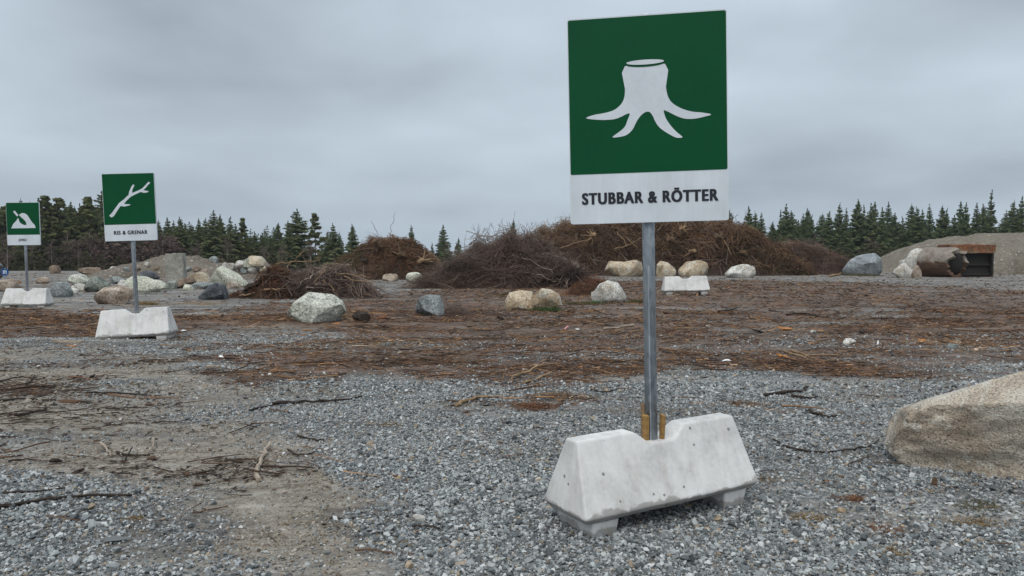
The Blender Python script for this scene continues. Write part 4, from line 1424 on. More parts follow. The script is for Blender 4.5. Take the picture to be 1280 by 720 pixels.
# ------------------------------------------------------------------ brushwood heaps
def twig_paths(grids, n, lmin, lmax, seed, out=0.10, updir=0.15, along=None, droop=0.5, k=5, front_only=True):
    """n bent twigs lying on / sticking out of a heap surface"""
    rs = np.random.default_rng(seed)
    XX, YY, ZZ = grids
    nu, nv = XX.shape
    u = rs.uniform(0.01, 0.99, n) * (nu - 1)
    v = rs.uniform(0.03, 0.70 if front_only else 0.97, n) * (nv - 1)
    iu, iv = u.astype(int), v.astype(int)
    p = np.stack([XX[iu, iv], YY[iu, iv], ZZ[iu, iv]], -1)
    p += rs.normal(0, 0.05, p.shape)
    lump = fbm(p[:, 0] * 1.5, p[:, 1] * 1.5, p[:, 2] * 1.5, seed=seed + 90, octv=3)
    p[:, 2] += rs.uniform(-0.12, out, n) + np.clip(lump, -0.6, 0.9) * out * 0.9
    d = rs.normal(size=(n, 3)) * np.array([1.0, 0.8, 0.55])
    if along is not None:
        d = d * 0.6 + np.array(along)[None] * rs.choice([-1, 1], (n, 1))
    comb = np.stack([fbm(p[:, 0] * 0.9, p[:, 2] * 1.1, seed=seed + q * 7, octv=2) for q in range(3)], -1)     # bundles lie the same way
    d = d * 0.75 + comb * 1.5 * rs.choice([-1, 1], (n, 1))
    # outward component
    nrm = np.stack([np.gradient(ZZ, axis=0)[iu, iv] * -1 / (np.gradient(XX, axis=0)[iu, iv] + 1e-6), -np.gradient(ZZ, axis=1)[iu, iv] / (np.gradient(YY, axis=1)[iu, iv] + 1e-6), np.ones(n)], -1)
    nrm /= np.linalg.norm(nrm, axis=1, keepdims=True)
    d = d - 0.75 * (d * nrm).sum(1, keepdims=True) * nrm + nrm * np.abs(rs.normal(0, updir, (n, 1)))
    d /= np.linalg.norm(d, axis=1, keepdims=True)
    L = rs.uniform(lmin, lmax, n) * rs.uniform(0.5, 1, n)
    t = np.linspace(-0.5, 0.5, k)
    path = p[:, None, :] + d[:, None, :] * (L[:, None] * t[None, :])[:, :, None]
    bend = rs.normal(0, 0.11, (n, 1, 3)) * L[:, None, None] * (t ** 2 * 4)[None, :, None]
    path = path + bend + rs.normal(0, 0.018, path.shape) * L[:, None, None]
    path[:, :, 2] -= droop * 0.22 * L[:, None] * (t ** 2 * 4)[None, :]
    path[:, :, 2] = np.maximum(path[:, :, 2], gz(path[:, :, 0], path[:, :, 1]) + 0.01)
    return path


def twig_part(name, paths, r0, r1, mat, parent, seed, sides=3, tlo=0.0, thi=1.0):
    rs = np.random.default_rng(seed)
    n = len(paths)
    rad = rs.uniform(r0, r1, n)
    v, f, i = tubes(paths, rad, sides, 0.35)
    mid = paths[:, paths.shape[1] // 2]
    cl = np.clip(0.5 + 0.75 * fbm(mid[:, 0] * 1.3, mid[:, 1] * 1.3, mid[:, 2] * 1.6, seed=seed + 400, octv=3), 0, 1)
    tint = (tlo + (thi - tlo) * np.clip(0.55 * rs.uniform(0, 1, n) + 0.45 * cl + 0.12 * rs.normal(size=n), 0, 1))[i]
    v = v - np.array(parent.location)
    o = mesh_np(name, v, f, mat, parent, tint=tint)
    o['kind'] = 'stuff'
    return o


TW_PURPLE = mat_tint('purplish_birch_twigs', [(0.0, (0.042, 0.028, 0.023)), (0.4, (0.122, 0.084, 0.068)), (0.75, (0.215, 0.155, 0.124)), (0.93, (0.32, 0.255, 0.21)), (1.0, (0.30, 0.26, 0.21))], 0.8)
TW_BROWN = mat_tint('brown_mixed_twigs', [(0.0, (0.045, 0.028, 0.018)), (0.35, (0.125, 0.074, 0.044)), (0.65, (0.22, 0.132, 0.072)), (0.85, (0.33, 0.215, 0.115)), (0.95, (0.30, 0.22, 0.14)), (1.0, (0.40, 0.33, 0.25))], 0.85)
TW_RED = mat_tint('red_brown_twigs', [(0.0, (0.045, 0.021, 0.014)), (0.5, (0.135, 0.062, 0.034)), (0.85, (0.24, 0.118, 0.06)), (1.0, (0.34, 0.18, 0.09))], 0.85)
TW_GREY = mat_tint('grey_brown_branches', [(0.0, (0.030, 0.020, 0.017)), (0.4, (0.080, 0.055, 0.046)), (0.75, (0.17, 0.125, 0.10)), (1.0, (0.36, 0.29, 0.23))], 0.85)
TW_STRAW = mat_tint('dry_grass', [(0.0, (0.09, 0.055, 0.022)), (0.5, (0.22, 0.145, 0.065)), (1.0, (0.42, 0.32, 0.18))], 0.9)
TW_GREEN = mat_tint('green_weed_leaves', [(0.0, (0.02, 0.04, 0.012)), (0.5, (0.05, 0.10, 0.025)), (1.0, (0.12, 0.17, 0.05))], 0.8)
TW_OLIVE = mat_tint('olive_tips', [(0.0, (0.03, 0.026, 0.012)), (0.5, (0.085, 0.075, 0.03)), (1.0, (0.17, 0.14, 0.06))], 0.9)


def heap_root(name, px, py, dist, label, cat='brushwood heap', group='heaps of roots and brushwood'):
    p = dp(px, py, dist)
    r = empty(name, (p.x, dist, gzf(p.x, dist)))
    tag(r, label, cat, group)
    return r


def branches(root, lines, r, mat, seed=0):
    """single thick branches of a heap; lines: list of [(px,py,dist),...]"""
    for k, ln in enumerate(lines):
        pts = [dp(*q) - Vector(root.location) for q in ln]
        tube_obj('branch', pts, r, mat, root, sides=6, taper=0.5, sub=4, jitter=0.03, seed=seed + k)


def stump(root, px, py, dist, size, seed, mat='bark_tan'):
    """an uprooted stump lying in a heap: short bole, pale cut face, splayed roots; one part"""
    rs = np.random.default_rng(seed)
    ax = np.array([rs.normal(0, 0.7), -0.8, rs.normal(0.1, 0.3)]); ax /= np.linalg.norm(ax)
    c = np.array(dp(px, py, dist) - Vector(root.location))
    t = np.linspace(0, 1, 6)[:, None]
    P = [c - ax * size * 0.8 + ax * size * 1.5 * t]
    rad = [size * 0.42]
    for k in range(9):
        d = rs.normal(size=3); d -= ax * (d @ ax); d /= np.linalg.norm(d)
        d = d * 0.9 - ax * rs.uniform(0.1, 0.6)
        P.append(c - ax * size * 0.6 + d * size * rs.uniform(1.0, 2.2) * t + rs.normal(0, 0.22, 3) * size * t ** 2)
        rad.append(size * rs.uniform(0.09, 0.20))
    v, f, i = tubes(np.array(P), np.array(rad), 7, 0.3)
    v[:42] = tubes(np.array(P[:1]), np.array(rad[:1]), 7, 0.85)[0]
    fl = [list(map(int, q)) for q in f]
    fl.append([35 + k for k in range(7)])
    v += rs.normal(0, size * 0.02, v.shape)
    mesh_np('stump', v, fl, M[mat], root)


def sprays(root, px, py, dist, n, hgt, seed, mat, spread=0.5, r=0.012):
    """thin bare shoots standing up out of a heap, each with side twigs"""
    rs = np.random.default_rng(seed)
    base = np.array(dp(px, py, dist) - Vector(root.location))
    P = []
    for k in range(n):
        b0 = base + np.array([rs.normal(0, 0.35), rs.normal(0, 0.2), 0])
        d = np.array([rs.normal(0, spread), rs.normal(0, 0.3), 1.0]); d /= np.linalg.norm(d)
        L = hgt * rs.uniform(0.5, 1)
        t = np.linspace(0, 1, 5)[:, None]
        side = rs.normal(0, 0.12, 3)
        main = b0 + d * L * t + side * L * t ** 2
        P.append((main, r))
        for q in range(6):
            s0 = rs.uniform(0.35, 0.9)
            st = b0 + d * L * s0 + side * L * s0 ** 2
            dd = d + rs.normal(0, 0.5, 3); dd /= np.linalg.norm(dd)
            P.append((st + dd * L * 0.35 * t * rs.uniform(0.5, 1), r * 0.5))
    paths = np.array([a for a, _ in P]); rad = np.array([b for _, b in P])
    v, f, i = tubes(paths, rad, 3, 0.4)
    o = mesh_np('bare_shoots', v, f, mat, root, tint=rs.uniform(0.2, 0.7, len(P))[i])
    o['kind'] = 'stuff'


# twig heap left of centre (grey-brown branches with a dark root end on its left)
D = 22.3
h = heap_root('twig_heap', 400, 370, D, 'low heap of grey-brown branches behind the pale lichen-covered boulder')
g = mound_surface([(318, 374), (332, 360), (350, 347), (372, 339), (400, 334), (430, 338), (452, 350), (466, 362), (474, 374)], D, 2.2, 31, nu=60, nv=22)
mound_obj('litter_core', g, M['litter'], h)
twig_part('twigs', twig_paths(g, 2000, 0.35, 1.2, 1, 0.12, 0.22, along=(0.7, 0, -0.1)), 0.005, 0.011, TW_PURPLE, h, 1)
twig_part('thick_twigs', twig_paths(g, 520, 0.6, 1.7, 2, 0.18, 0.25, along=(0.7, 0, -0.15)), 0.009, 0.019, TW_GREY, h, 2, sides=5, tlo=0.45)
branches(h, [[(392, 356, D - .9), (404, 338, D - .7), (410, 328, D - .5)], [(404, 350, D - 1), (418, 364, D - 1.15)], [(430, 345, D - .8), (452, 352, D - .9), (470, 351, D - .8)], [(418, 340, D - .5), (440, 344, D - .6), (462, 347, D - .6)],
             [(412, 372, D - 1.1), (425, 362, D - 1), (440, 358, D - .9)], [(455, 366, D - .9), (464, 371, D - 1.0)], [(345, 330, D - .2), (372, 327, D), (400, 325, D)], [(360, 332, D), (376, 318, D), (380, 312, D)]], 0.018, M['bark_tan'], 5)
branches(h, [[(372, 360, D - 1), (386, 348, D - .8), (392, 338, D - .6)], [(383, 362, D - 1.05), (398, 356, D - .95), (404, 350, D - .9)]], 0.020, M['bark_pale'], 25)
branches(h, [[(396, 310, D + .2), (399, 326, D), (405, 338, D)], [(350, 311, D + .3), (362, 318, D + .2), (372, 330, D)]], 0.010, M['bark_brown'], 45)

# rust-brown bark heap with the dark leaning trunk, left of it
D = 22.0
h = heap_root('bark_heap', 318, 374, D, 'rust-brown heap of bark and moss with a dark leaning trunk')
g = mound_surface([(282, 377), (292, 368), (306, 362), (322, 352), (336, 340), (350, 336), (366, 348), (378, 376)], D, 1.6, 37, nu=44, nv=20)
mound_obj('litter_core', g, M['soil'], h)
twig_part('bark_strips', twig_paths(g, 1500, 0.15, 0.6, 3, 0.06, 0.25), 0.006, 0.016, TW_RED, h, 3)
branches(h, [[(306, 366, D - .6), (322, 352, D - .5), (337, 337, D - .2)]], 0.10, M['bark_dark'], 61)
branches(h, [[(330, 362, D - .8), (350, 361, D - .85)], [(300, 370, D - .8), (318, 366, D - .8)]], 0.03, M['bark_tan'], 71)

# root heap
D = 37.5
h = heap_root('root_heap', 480, 346, D, 'tall dark mound of soil and tangled roots left of the big brushwood heap')
g = mound_surface([(402, 350), (418, 330), (432, 320), (446, 316), (454, 307), (464, 299), (476, 294), (488, 296), (500, 299), (516, 302), (530, 311), (545, 324), (556, 338), (566, 352)], D, 4.2, 41, nu=90, nv=34, bump=0.07, wob=0.06)
mound_obj('soil_core', g, M['soil'], h)
twig_part('roots', twig_paths(g, 3600, 0.25, 0.95, 4, 0.08, 0.2), 0.006, 0.018, TW_BROWN, h, 4, thi=0.8)
twig_part('red_roots', twig_paths(tuple(a[36:70] for a in g), 600, 0.3, 1.1, 5, 0.10, 0.2), 0.008, 0.022, TW_RED, h, 5, tlo=0.2)
twig_part('dry_turf', twig_paths(tuple(a[8:32] for a in g), 1400, 0.12, 0.45, 6, 0.08, 0.35), 0.006, 0.014, TW_OLIVE, h, 6, tlo=0.2)
branches(h, [[(448, 306, D - .5), (446, 296, D - .3), (441, 284, D - .3)], [(487, 294, D), (491, 278, D), (494, 265, D)], [(474, 294, D), (468, 284, D), (464, 276, D)]], 0.013, M['bark_brown'], 81)
branches(h, [[(440, 313, D - 1), (470, 311, D - 1.3), (500, 314, D - 1.3)], [(505, 309, D - 1.2), (522, 313, D - 1.2), (536, 325, D - 1.2)]], 0.03, M['bark_brown'], 88)
for x, y, wpx, hpx in ((456, 310, 14, 11), (497, 308, 16, 9)):
    c0 = dp(x, y + hpx / 2, D - 0.6)
    bm = rock_mesh('clod', (wpx / FPX * D, 0.5, hpx / FPX * D), int(x), 3, 6)
    q = bm_obj('soil_clod', bm, M['soil'], h, smooth=True); q.location = c0 - Vector(h.location)

for k, (x, y, sz, mt) in enumerate(((470, 304, 0.30, 'bark_brown'), (502, 318, 0.32, 'bark_brown'), (526, 326, 0.26, 'bark_tan'), (456, 326, 0.28, 'bark_dark'))):
    stump(h, x, y, D - 1.7, sz, 170 + k, mt)

# long heap behind
D = 44.0
h = heap_root('root_and_brush_heap', 810, 346, D, 'long high heap of brown roots and branches behind the nearest sign')
g = mound_surface([(610, 346), (640, 320), (660, 297), (690, 287), (720, 283), (760, 281), (810, 280), (860, 280), (900, 281), (925, 288), (945, 299), (965, 312), (985, 328), (1005, 346)], D, 4.6, 43, nu=150, nv=36, bump=0.12)
mound_obj('soil_core', g, M['litter'], h)
twig_part('twigs', twig_paths(g, 9000, 0.4, 1.7, 7, 0.38, 0.36), 0.009, 0.022, TW_BROWN, h, 7)
twig_part('red_twigs', twig_paths(tuple(a[28:140] for a in g), 1700, 0.5, 1.6, 8, 0.20, 0.24), 0.009, 0.022, TW_RED, h, 8)
twig_part('pale_roots', twig_paths(tuple(a[20:125] for a in g), 700, 0.6, 2.0, 9, 0.26, 0.28), 0.013, 0.028, TW_GREY, h, 9, sides=5, tlo=0.5)
twig_part('olive_brush', twig_paths(tuple(a[112:145] for a in g), 2200, 0.3, 1.1, 10, 0.14, 0.4), 0.006, 0.012, TW_OLIVE, h, 10)
sprays(h, 690, 290, D, 9, 0.75, 51, TW_GREY); sprays(h, 655, 296, D, 9, 0.9, 52, TW_GREY); sprays(h, 925, 288, D, 5, 1.3, 53, TW_GREY, 0.25); sprays(h, 735, 286, D, 6, 0.6, 54, TW_GREY)
branches(h, [[(783, 296, D - 2.2), (792, 305, D - 2.3), (797, 312, D - 2.3)], [(772, 290, D - 2), (780, 300, D - 2.2), (784, 308, D - 2.3)], [(768, 311, D - 2.3), (788, 306, D - 2.3), (802, 297, D - 2.1)], [(833, 292, D - 2), (840, 301, D - 2.2)],
             [(860, 278, D - .4), (866, 288, D - 1)], [(822, 288, D - 1.5), (835, 277, D - .6)], [(700, 310, D - 2.3), (722, 303, D - 2.2), (740, 298, D - 2.1)], [(905, 300, D - 2), (914, 318, D - 2.3)]], 0.024, M['bark_tan'], 91)

for k, (x, y, sz, mt) in enumerate(((690, 306, 0.34, 'bark_brown'), (742, 294, 0.30, 'bark_tan'), (772, 312, 0.32, 'bark_brown'), (838, 300, 0.36, 'bark_brown'), (866, 314, 0.30, 'bark_tan'), (898, 296, 0.32, 'bark_brown'), (716, 322, 0.26, 'bark_dark'), (930, 316, 0.30, 'bark_brown'), (852, 286, 0.26, 'bark_tan'))):
    stump(h, x, y, D - 2.1, sz, 70 + k, mt)

# tail of the long heap, lower, to the right
D = 44.6
h = heap_root('brush_heap', 1000, 346, D, 'low dark purple-brown brush heap tapering towards the blue-grey boulder')
g = mound_surface([(930, 346), (950, 304), (970, 301), (1000, 306), (1025, 313), (1045, 320), (1060, 332), (1072, 346)], D, 3.6, 47, nu=70, nv=26, bump=0.12)
mound_obj('litter_core', g, M['litter'], h)
twig_part('twigs', twig_paths(g, 4600, 0.35, 1.2, 11, 0.10, 0.2, along=(0.5, 0, -0.2)), 0.006, 0.014, TW_PURPLE, h, 11)
twig_part('red_twigs', twig_paths(g, 900, 0.4, 1.2, 12, 0.12, 0.2, along=(0.5, 0, -0.2)), 0.008, 0.018, TW_RED, h, 12)
branches(h, [[(985, 328, D - 1.6), (990, 316, D - 1.3)], [(1053, 324, D - .8), (1062, 334, D - 1)]], 0.03, M['bark_tan'], 99)

# the big twiggy heap in the middle
D = 28.5
h = heap_root('brushwood_heap', 625, 360, D, 'big purplish-brown heap of fine birch brushwood in the middle')
g = mound_surface([(526, 362), (548, 348), (566, 337), (584, 324), (600, 313), (622, 305), (640, 302), (664, 311), (690, 326), (710, 339), (724, 350), (734, 362)], D, 3.4, 53, nu=90, nv=30, bump=0.10)
mound_obj('litter_core', g, M['litter'], h)
twig_part('twigs', twig_paths(g, 8500, 0.35, 1.6, 13, 0.36, 0.40, along=(0.3, 0, 0.2)), 0.005, 0.013, TW_PURPLE, h, 13, thi=0.93)
twig_part('thick_twigs', twig_paths(g, 700, 0.7, 2.2, 14, 0.30, 0.25, along=(0.6, 0, -0.3)), 0.009, 0.018, TW_GREY, h, 14, sides=5, tlo=0.45)
twig_part('low_red_twigs', twig_paths(tuple(a[:, 1:8] for a in g), 900, 0.2, 0.7, 15, 0.08, 0.25, front_only=False), 0.004, 0.010, TW_RED, h, 15)
twig_part('left_spill', twig_paths(tuple(a[2:26, :12] for a in g), 900, 0.2, 0.8, 16, 0.06, 0.2, front_only=False), 0.004, 0.010, TW_BROWN, h, 16)
sprays(h, 600, 302, D, 12, 0.75, 61, TW_PURPLE, 0.7, 0.008); sprays(h, 640, 293, D, 10, 0.6, 62, TW_PURPLE, 0.5, 0.008); sprays(h, 575, 322, D, 10, 0.7, 63, TW_PURPLE, 0.8, 0.008)
branches(h, [[(652, 322, D - 1.4), (676, 332, D - 1.5), (700, 344, D - 1.5)], [(664, 341, D - 1.6), (690, 350, D - 1.7), (712, 354, D - 1.6)], [(690, 352, D - 1.7), (706, 350, D - 1.7), (724, 351, D - 1.4)], [(640, 318, D - 1.2), (662, 326, D - 1.4)]], 0.017, M['bark_pale'], 111)

# rust-red needle pile between the tan boulders and the whitish one
D = 22.3
h = heap_root('needle_pile', 725, 376, D + 1, 'low rust-red pile of spruce twigs left of the whitish boulder', 'twig pile')
g = mound_surface([(690, 380), (705, 366), (720, 356), (735, 348), (752, 344), (762, 352), (772, 378)], D + 1, 1.1, 57, nu=36, nv=16, bump=0.03)
mound_obj('litter_core', g, M['soil'], h)
twig_part('twigs', twig_paths(g, 1500, 0.15, 0.55, 17, 0.05, 0.25, along=(0.7, 0, 0.35)), 0.004, 0.010, TW_RED, h, 17)

# twigs and brush lying right of the grey boulder
p = gp(575, 392)
h = heap_root('twig_pile', 575, 393, p.y, 'flat dark pile of twigs right of the small grey boulder', 'twig pile')
g = mound_surface([(548, 395), (556, 380), (566, 378), (580, 385), (610, 389), (650, 392)], p.y, 0.9, 59, nu=36, nv=14, bump=0.02)
twig_part('twigs', twig_paths(g, 700, 0.12, 0.6, 18, 0.03, 0.15, along=(0.9, 0, -0.2), front_only=False), 0.003, 0.008, TW_PURPLE, h, 18)


# ------------------------------------------------------------------ sticks and bits lying in the yard
def stick(label, pts, wpx, mat, name='stick', taper=0.55, lift=None, seed=0):
    P = []
    r = None
    for i, (x, y) in enumerate(pts):
        q = gp(x, y)
        if r is None:
            r = wpx / FPX * q.y / 2
        z = gzf(q.x, q.y) + r * 0.8 + 0.006
        if lift: z += lift[i]
        P.append(Vector((q.x, q.y, z)))
    org = P[0].copy()
    o = tube_obj(name, [q - org for q in P], r, M[mat], None, sides=6, taper=taper, sub=4, jitter=r * 0.35, seed=seed)
    o.location = org
    tag(o, label, 'stick' if name == 'stick' else name.replace('_', ' '))
    return o


stick('long dark branch lying at the lower left frame edge', [(-30, 641), (0, 636), (60, 627), (110, 621), (165, 618)], 5.5, 'bark_dark', seed=1)
stick('thin dark stick just above the long branch at lower left', [(4, 617), (40, 616), (82, 612)], 3, 'bark_dark', seed=2)
stick('pale curved stick standing out on the sandy ground', [(338, 556), (330, 568), (323, 583), (321, 593), (324, 602)], 3.6, 'bark_pale', taper=1.5, lift=[0.012, 0.008, 0.003, 0, 0], seed=3)
stick('long straight dark stick across the gravel left of centre', [(340, 504), (380, 502), (420, 501), (452, 497)], 4, 'bark_dark', seed=4)
stick('short dark stick left of the long straight one', [(312, 512), (326, 508), (340, 506)], 3, 'bark_dark', seed=5)
stick('pale bent twig in the sandy patch at left', [(126, 556), (134, 563), (139, 571)], 3.2, 'bark_pale', lift=[.01, .005, 0], seed=6)
stick('dark twig lying in front of the pale bent twig', [(146, 565), (165, 571), (192, 568)], 3.4, 'bark_dark', seed=7)
stick('upright pale forked twig at the end of the dark twig', [(184, 567), (190, 561), (193, 552)], 3, 'bark_pale', lift=[0, .01, .02], seed=8)
stick('dark crooked branch near the left frame edge, upper sandy ground', [(18, 522), (40, 520), (58, 516), (57, 510)], 4, 'bark_dark', seed=9)
stick('second dark stick near the left edge above the crooked one', [(-5, 505), (30, 502), (70, 503)], 3.4, 'bark_dark', seed=10)
stick('dark stick in the sandy ground below the RIS & GRENAR block', [(108, 492), (150, 493), (200, 495)], 2.6, 'bark_dark', seed=11)
stick('dark curved twig right of the pale curved stick', [(360, 562), (370, 569), (382, 570), (394, 566)], 2.8, 'bark_dark', seed=12)
stick('dark stick at the gravel edge right of the pale curved stick', [(372, 546), (388, 550), (405, 551)], 3, 'bark_dark', seed=13)
stick('tan splintered branch at the edge of the brown ground', [(570, 509), (585, 503), (600, 500), (628, 499)], 5, 'bark_tan', taper=0.4, seed=14)
stick('upper of two tan sticks leaning in the brown ground', [(640, 476), (660, 469), (680, 461)], 4, 'bark_tan', lift=[0, .01, .03], seed=15)
stick('lower of two tan sticks in the brown ground', [(654, 483), (674, 476), (690, 469)], 4, 'bark_tan', seed=16)
stick('dark branch on the gravel right of the nearest post', [(955, 494), (980, 491), (1000, 490), (1010, 485)], 4.5, 'bark_dark', seed=17)
stick('short dark branch beside the dark branch, right of the nearest post', [(990, 494), (1005, 497), (1020, 496)], 3.5, 'bark_dark', seed=18)
stick('short dark stick below them on the gravel', [(1012, 511), (1022, 516), (1034, 518), (1046, 517)], 4.5, 'bark_dark', seed=19)
stick('long thin curved twig between nearest block and huge boulder', [(966, 548), (985, 559), (1020, 566), (1060, 563), (1090, 556), (1099, 546)], 2.6, 'bark_dark', seed=20)
stick('short black stick on the gravel left of the nearest block', [(517, 660), (532, 660), (550, 662)], 3.6, 'bark_dark', seed=21)
stick('dark stick at left, beside the sandy track', [(240, 592), (262, 588), (272, 586)], 2.6, 'bark_dark', seed=22)
stick('dark stick at left, low on the sandy track', [(240, 640), (262, 636), (285, 632)], 2.6, 'bark_brown', seed=23)
stick('left stick of the pale bundle in the brown ground', [(980, 441), (998, 447), (1014, 453)], 3, 'bark_tan', seed=24)
stick('right stick of the pale bundle in the brown ground', [(988, 440), (1006, 446), (1020, 452)], 3, 'bark_tan', seed=25)
stick('pinkish flat stick beside the pale bundle', [(972, 447), (982, 450), (992, 453)], 4, 'bark_orange', seed=26)
stick('pale wood strip left of the nearest post', [(754, 412), (772, 411), (792, 408)], 3, 'bark_pale', taper=0.9, seed=27)
stick('pale root in front of the blue-grey boulder', [(1036, 347), (1048, 345), (1058, 341), (1070, 340)], 3, 'bark_tan', seed=28)
stick('dark stick in brown ground right of the distant block', [(898, 390), (910, 388), (922, 385)], 2.6, 'bark_dark', seed=29)
stick('long dark stick in brown ground at right', [(983, 393), (1000, 391), (1016, 393), (1030, 396)], 2.6, 'bark_dark', seed=30)
stick('dark stick left of the JORD block row, on grey gravel', [(0, 478), (15, 474), (28, 471)], 2.6, 'bark_dark', seed=31)
stick('dark fork on the grey gravel at left', [(32, 482), (40, 476), (44, 470)], 2.6, 'bark_dark', seed=32)
stick('thin stick hanging over the two tan boulders', [(660, 391), (667, 389), (676, 388)], 2.4, 'bark_tan', lift=[0.12, .34, .48], seed=33)
stick('thin dark stick on the gravel above the nearest block', [(738, 489), (757, 492), (775, 487)], 2.2, 'bark_dark', seed=34)
stick('dark branch end pointing from the left frame edge', [(10, 576), (28, 573), (45, 574)], 2.4, 'bark_dark', seed=35)

# plank and orange bark below the RIS & GRENAR sign
def slab(name, label, cat, px, py, lx, ly, lz, yaw, mat, seed):
    q = gp(px, py)
    rs = np.random.default_rng(seed)
    if name == 'plank':
        bm = bmesh.new(); box(bm, 0, 0, 0, lx, ly, lz)
        bmesh.ops.subdivide_edges(bm, edges=[e for e in bm.edges if e.calc_length() > lx * 0.6], cuts=4)
        for v in bm.verts: v.co += Vector((rs.normal(0, lx * 0.02), rs.normal(0, ly * 0.10), rs.normal(0, lz * 0.15)))
    else:
        q3 = rs.normal(size=(18, 3)); q3 /= np.linalg.norm(q3, axis=1, keepdims=True)
        q3 = q3 * rs.uniform(0.5, 1.0, (18, 1)) * np.array([lx, ly, lz]) * 0.6
        q3[:, 2] += 0.25 * lz * np.sin(q3[:, 0] / lx * 5 + rs.uniform(0, 6))
        hv, hf = hull(q3)
        bm = bmesh.new()
        bv = [bm.verts.new(c_) for c_ in hv]
        for f_ in hf: bm.faces.new([bv[i] for i in f_])
    o = bm_obj(name, bm, M[mat]); o.location = (q.x, q.y, gzf(q.x, q.y) + lz * 0.6); o.rotation_euler = (R(rs.normal(0, 4)), R(rs.normal(0, 3)), yaw)
    tag(o, label, cat)


slab('plank', 'pale plank lying below the left end of the RIS & GRENAR block', 'plank', 86, 429, 0.42, 0.07, 0.035, R(2), 'bark_pale', 1)
slab('bark_piece', 'orange bark piece in front of the pale plank', 'bark', 90, 434, 0.17, 0.07, 0.02, R(3), 'bark_orange', 2)
slab('bark_piece', 'orange bark piece in the brown ground right of the nearest post', 'bark', 981, 414, 0.26, 0.14, 0.05, R(-8), 'bark_orange', 3)
slab('bark_piece', 'orange bark piece above the huge boulder, left one', 'bark', 1152, 429, 0.14, 0.10, 0.03, R(12), 'bark_orange', 4)
slab('bark_piece', 'orange bark piece above the huge boulder, right one', 'bark', 1193, 432, 0.16, 0.10, 0.03, R(-12), 'bark_orange', 5)
slab('bark_piece', 'small orange bark piece left of the bigger orange one', 'bark', 930, 417, 0.06, 0.04, 0.02, R(12), 'bark_orange', 6)
slab('bark_piece', 'dark bark strip beside the orange bark right of the nearest post', 'bark', 950, 416, 0.32, 0.10, 0.05, R(4), 'bark_dark', 7)
slab('bark_piece', 'black bark lump in the brown ground at right', 'bark', 1078, 419, 0.16, 0.10, 0.06, R(-10), 'bark_dark', 8)
slab('bark_piece', 'pinkish bark slab on the brown ground at left', 'bark', 238, 454, 0.16, 0.06, 0.03, R(-4), 'bark_pale', 9)
slab('plank', 'thin pale wood strip on the brown ground beside white scrap at left', 'plank', 267, 461, 0.14, 0.05, 0.02, R(6), 'bark_pale', 10)
slab('bark_piece', 'orange bark flakes right of the pale lichen-covered boulder', 'bark', 478, 398, 0.30, 0.16, 0.04, R(8), 'bark_red', 11)
slab('bark_piece', 'orange chip below the pale lichen-covered boulder', 'bark', 420, 405, 0.16, 0.07, 0.03, R(8), 'bark_orange', 12)
slab('bark_piece', 'dark lump of bark on the grey strip right of the grey boulder', 'bark', 625, 401, 0.17, 0.12, 0.08, R(8), 'bark_dark', 13)
slab('bark_piece', 'dark clod on the sandy ground below the left signs', 'bark', 116, 474, 0.07, 0.05, 0.035, R(8), 'bark_dark', 14)
slab('bark_piece', 'black clod on the gravel at the left edge', 'bark', 68, 577, 0.08, 0.05, 0.03, R(20), 'bark_dark', 15)
slab('bark_piece', 'brown upright chip in front of the huge boulder', 'bark', 1168, 606, 0.05, 0.04, 0.05, R(30), 'bark_brown', 16)
slab('straw_bundle', 'pale splintered straw bundle at the bottom of the picture', 'straw', 577, 708, 0.11, 0.035, 0.016, R(18), 'bark_pale', 17)
slab('plastic_scrap', 'white plastic scrap at the gravel edge right of the nearest post', 'scrap', 908, 453, 0.11, 0.05, 0.025, R(-10), 'scrap_white', 18)
slab('plastic_scrap', 'pink scrap on the brown ground left of the nearest post', 'scrap', 708, 412, 0.09, 0.07, 0.07, R(-10), 'scrap_pink', 19)
slab('plastic_scrap', 'small white scrap beside the pink scrap', 'scrap', 721, 412, 0.08, 0.06, 0.03, R(10), 'scrap_white', 20)
slab('plastic_scrap', 'small white scrap on the brown ground at left', 'scrap', 277, 450, 0.09, 0.05, 0.03, R(-25), 'scrap_white', 21)
slab('plastic_scrap', 'white scrap right of the RIS & GRENAR block', 'scrap', 230, 415, 0.12, 0.07, 0.03, R(-5), 'scrap_white', 22)
slab('plastic_scrap', 'tiny white upright scrap at right in the brown ground', 'scrap', 1097, 433, 0.04, 0.03, 0.06, R(-5), 'scrap_white', 23)

# short log beside the lichened boulder
q = gp(452, 402)
root = empty('log', (q.x, q.y + 0.05, gzf(q.x, q.y) + 0.085), (0, 0, R(-64)))
tag(root, 'short dark log with its round end facing right beside the lichened boulder', 'log')
o = tube_obj('bark', [(-0.30, 0, 0), (0.0, 0.01, 0.0), (0.22, 0, 0)], 0.095, M['bark_dark'], root, sides=12, taper=0.95, sub=3, seed=4)
bm = bmesh.new(); bmesh.ops.create_circle(bm, cap_ends=True, segments=14, radius=0.075)
e = bm_obj('cut_end', bm, M['bark_dark'], root); e.rotation_euler.y = math.pi / 2; e.location.x = 0.226


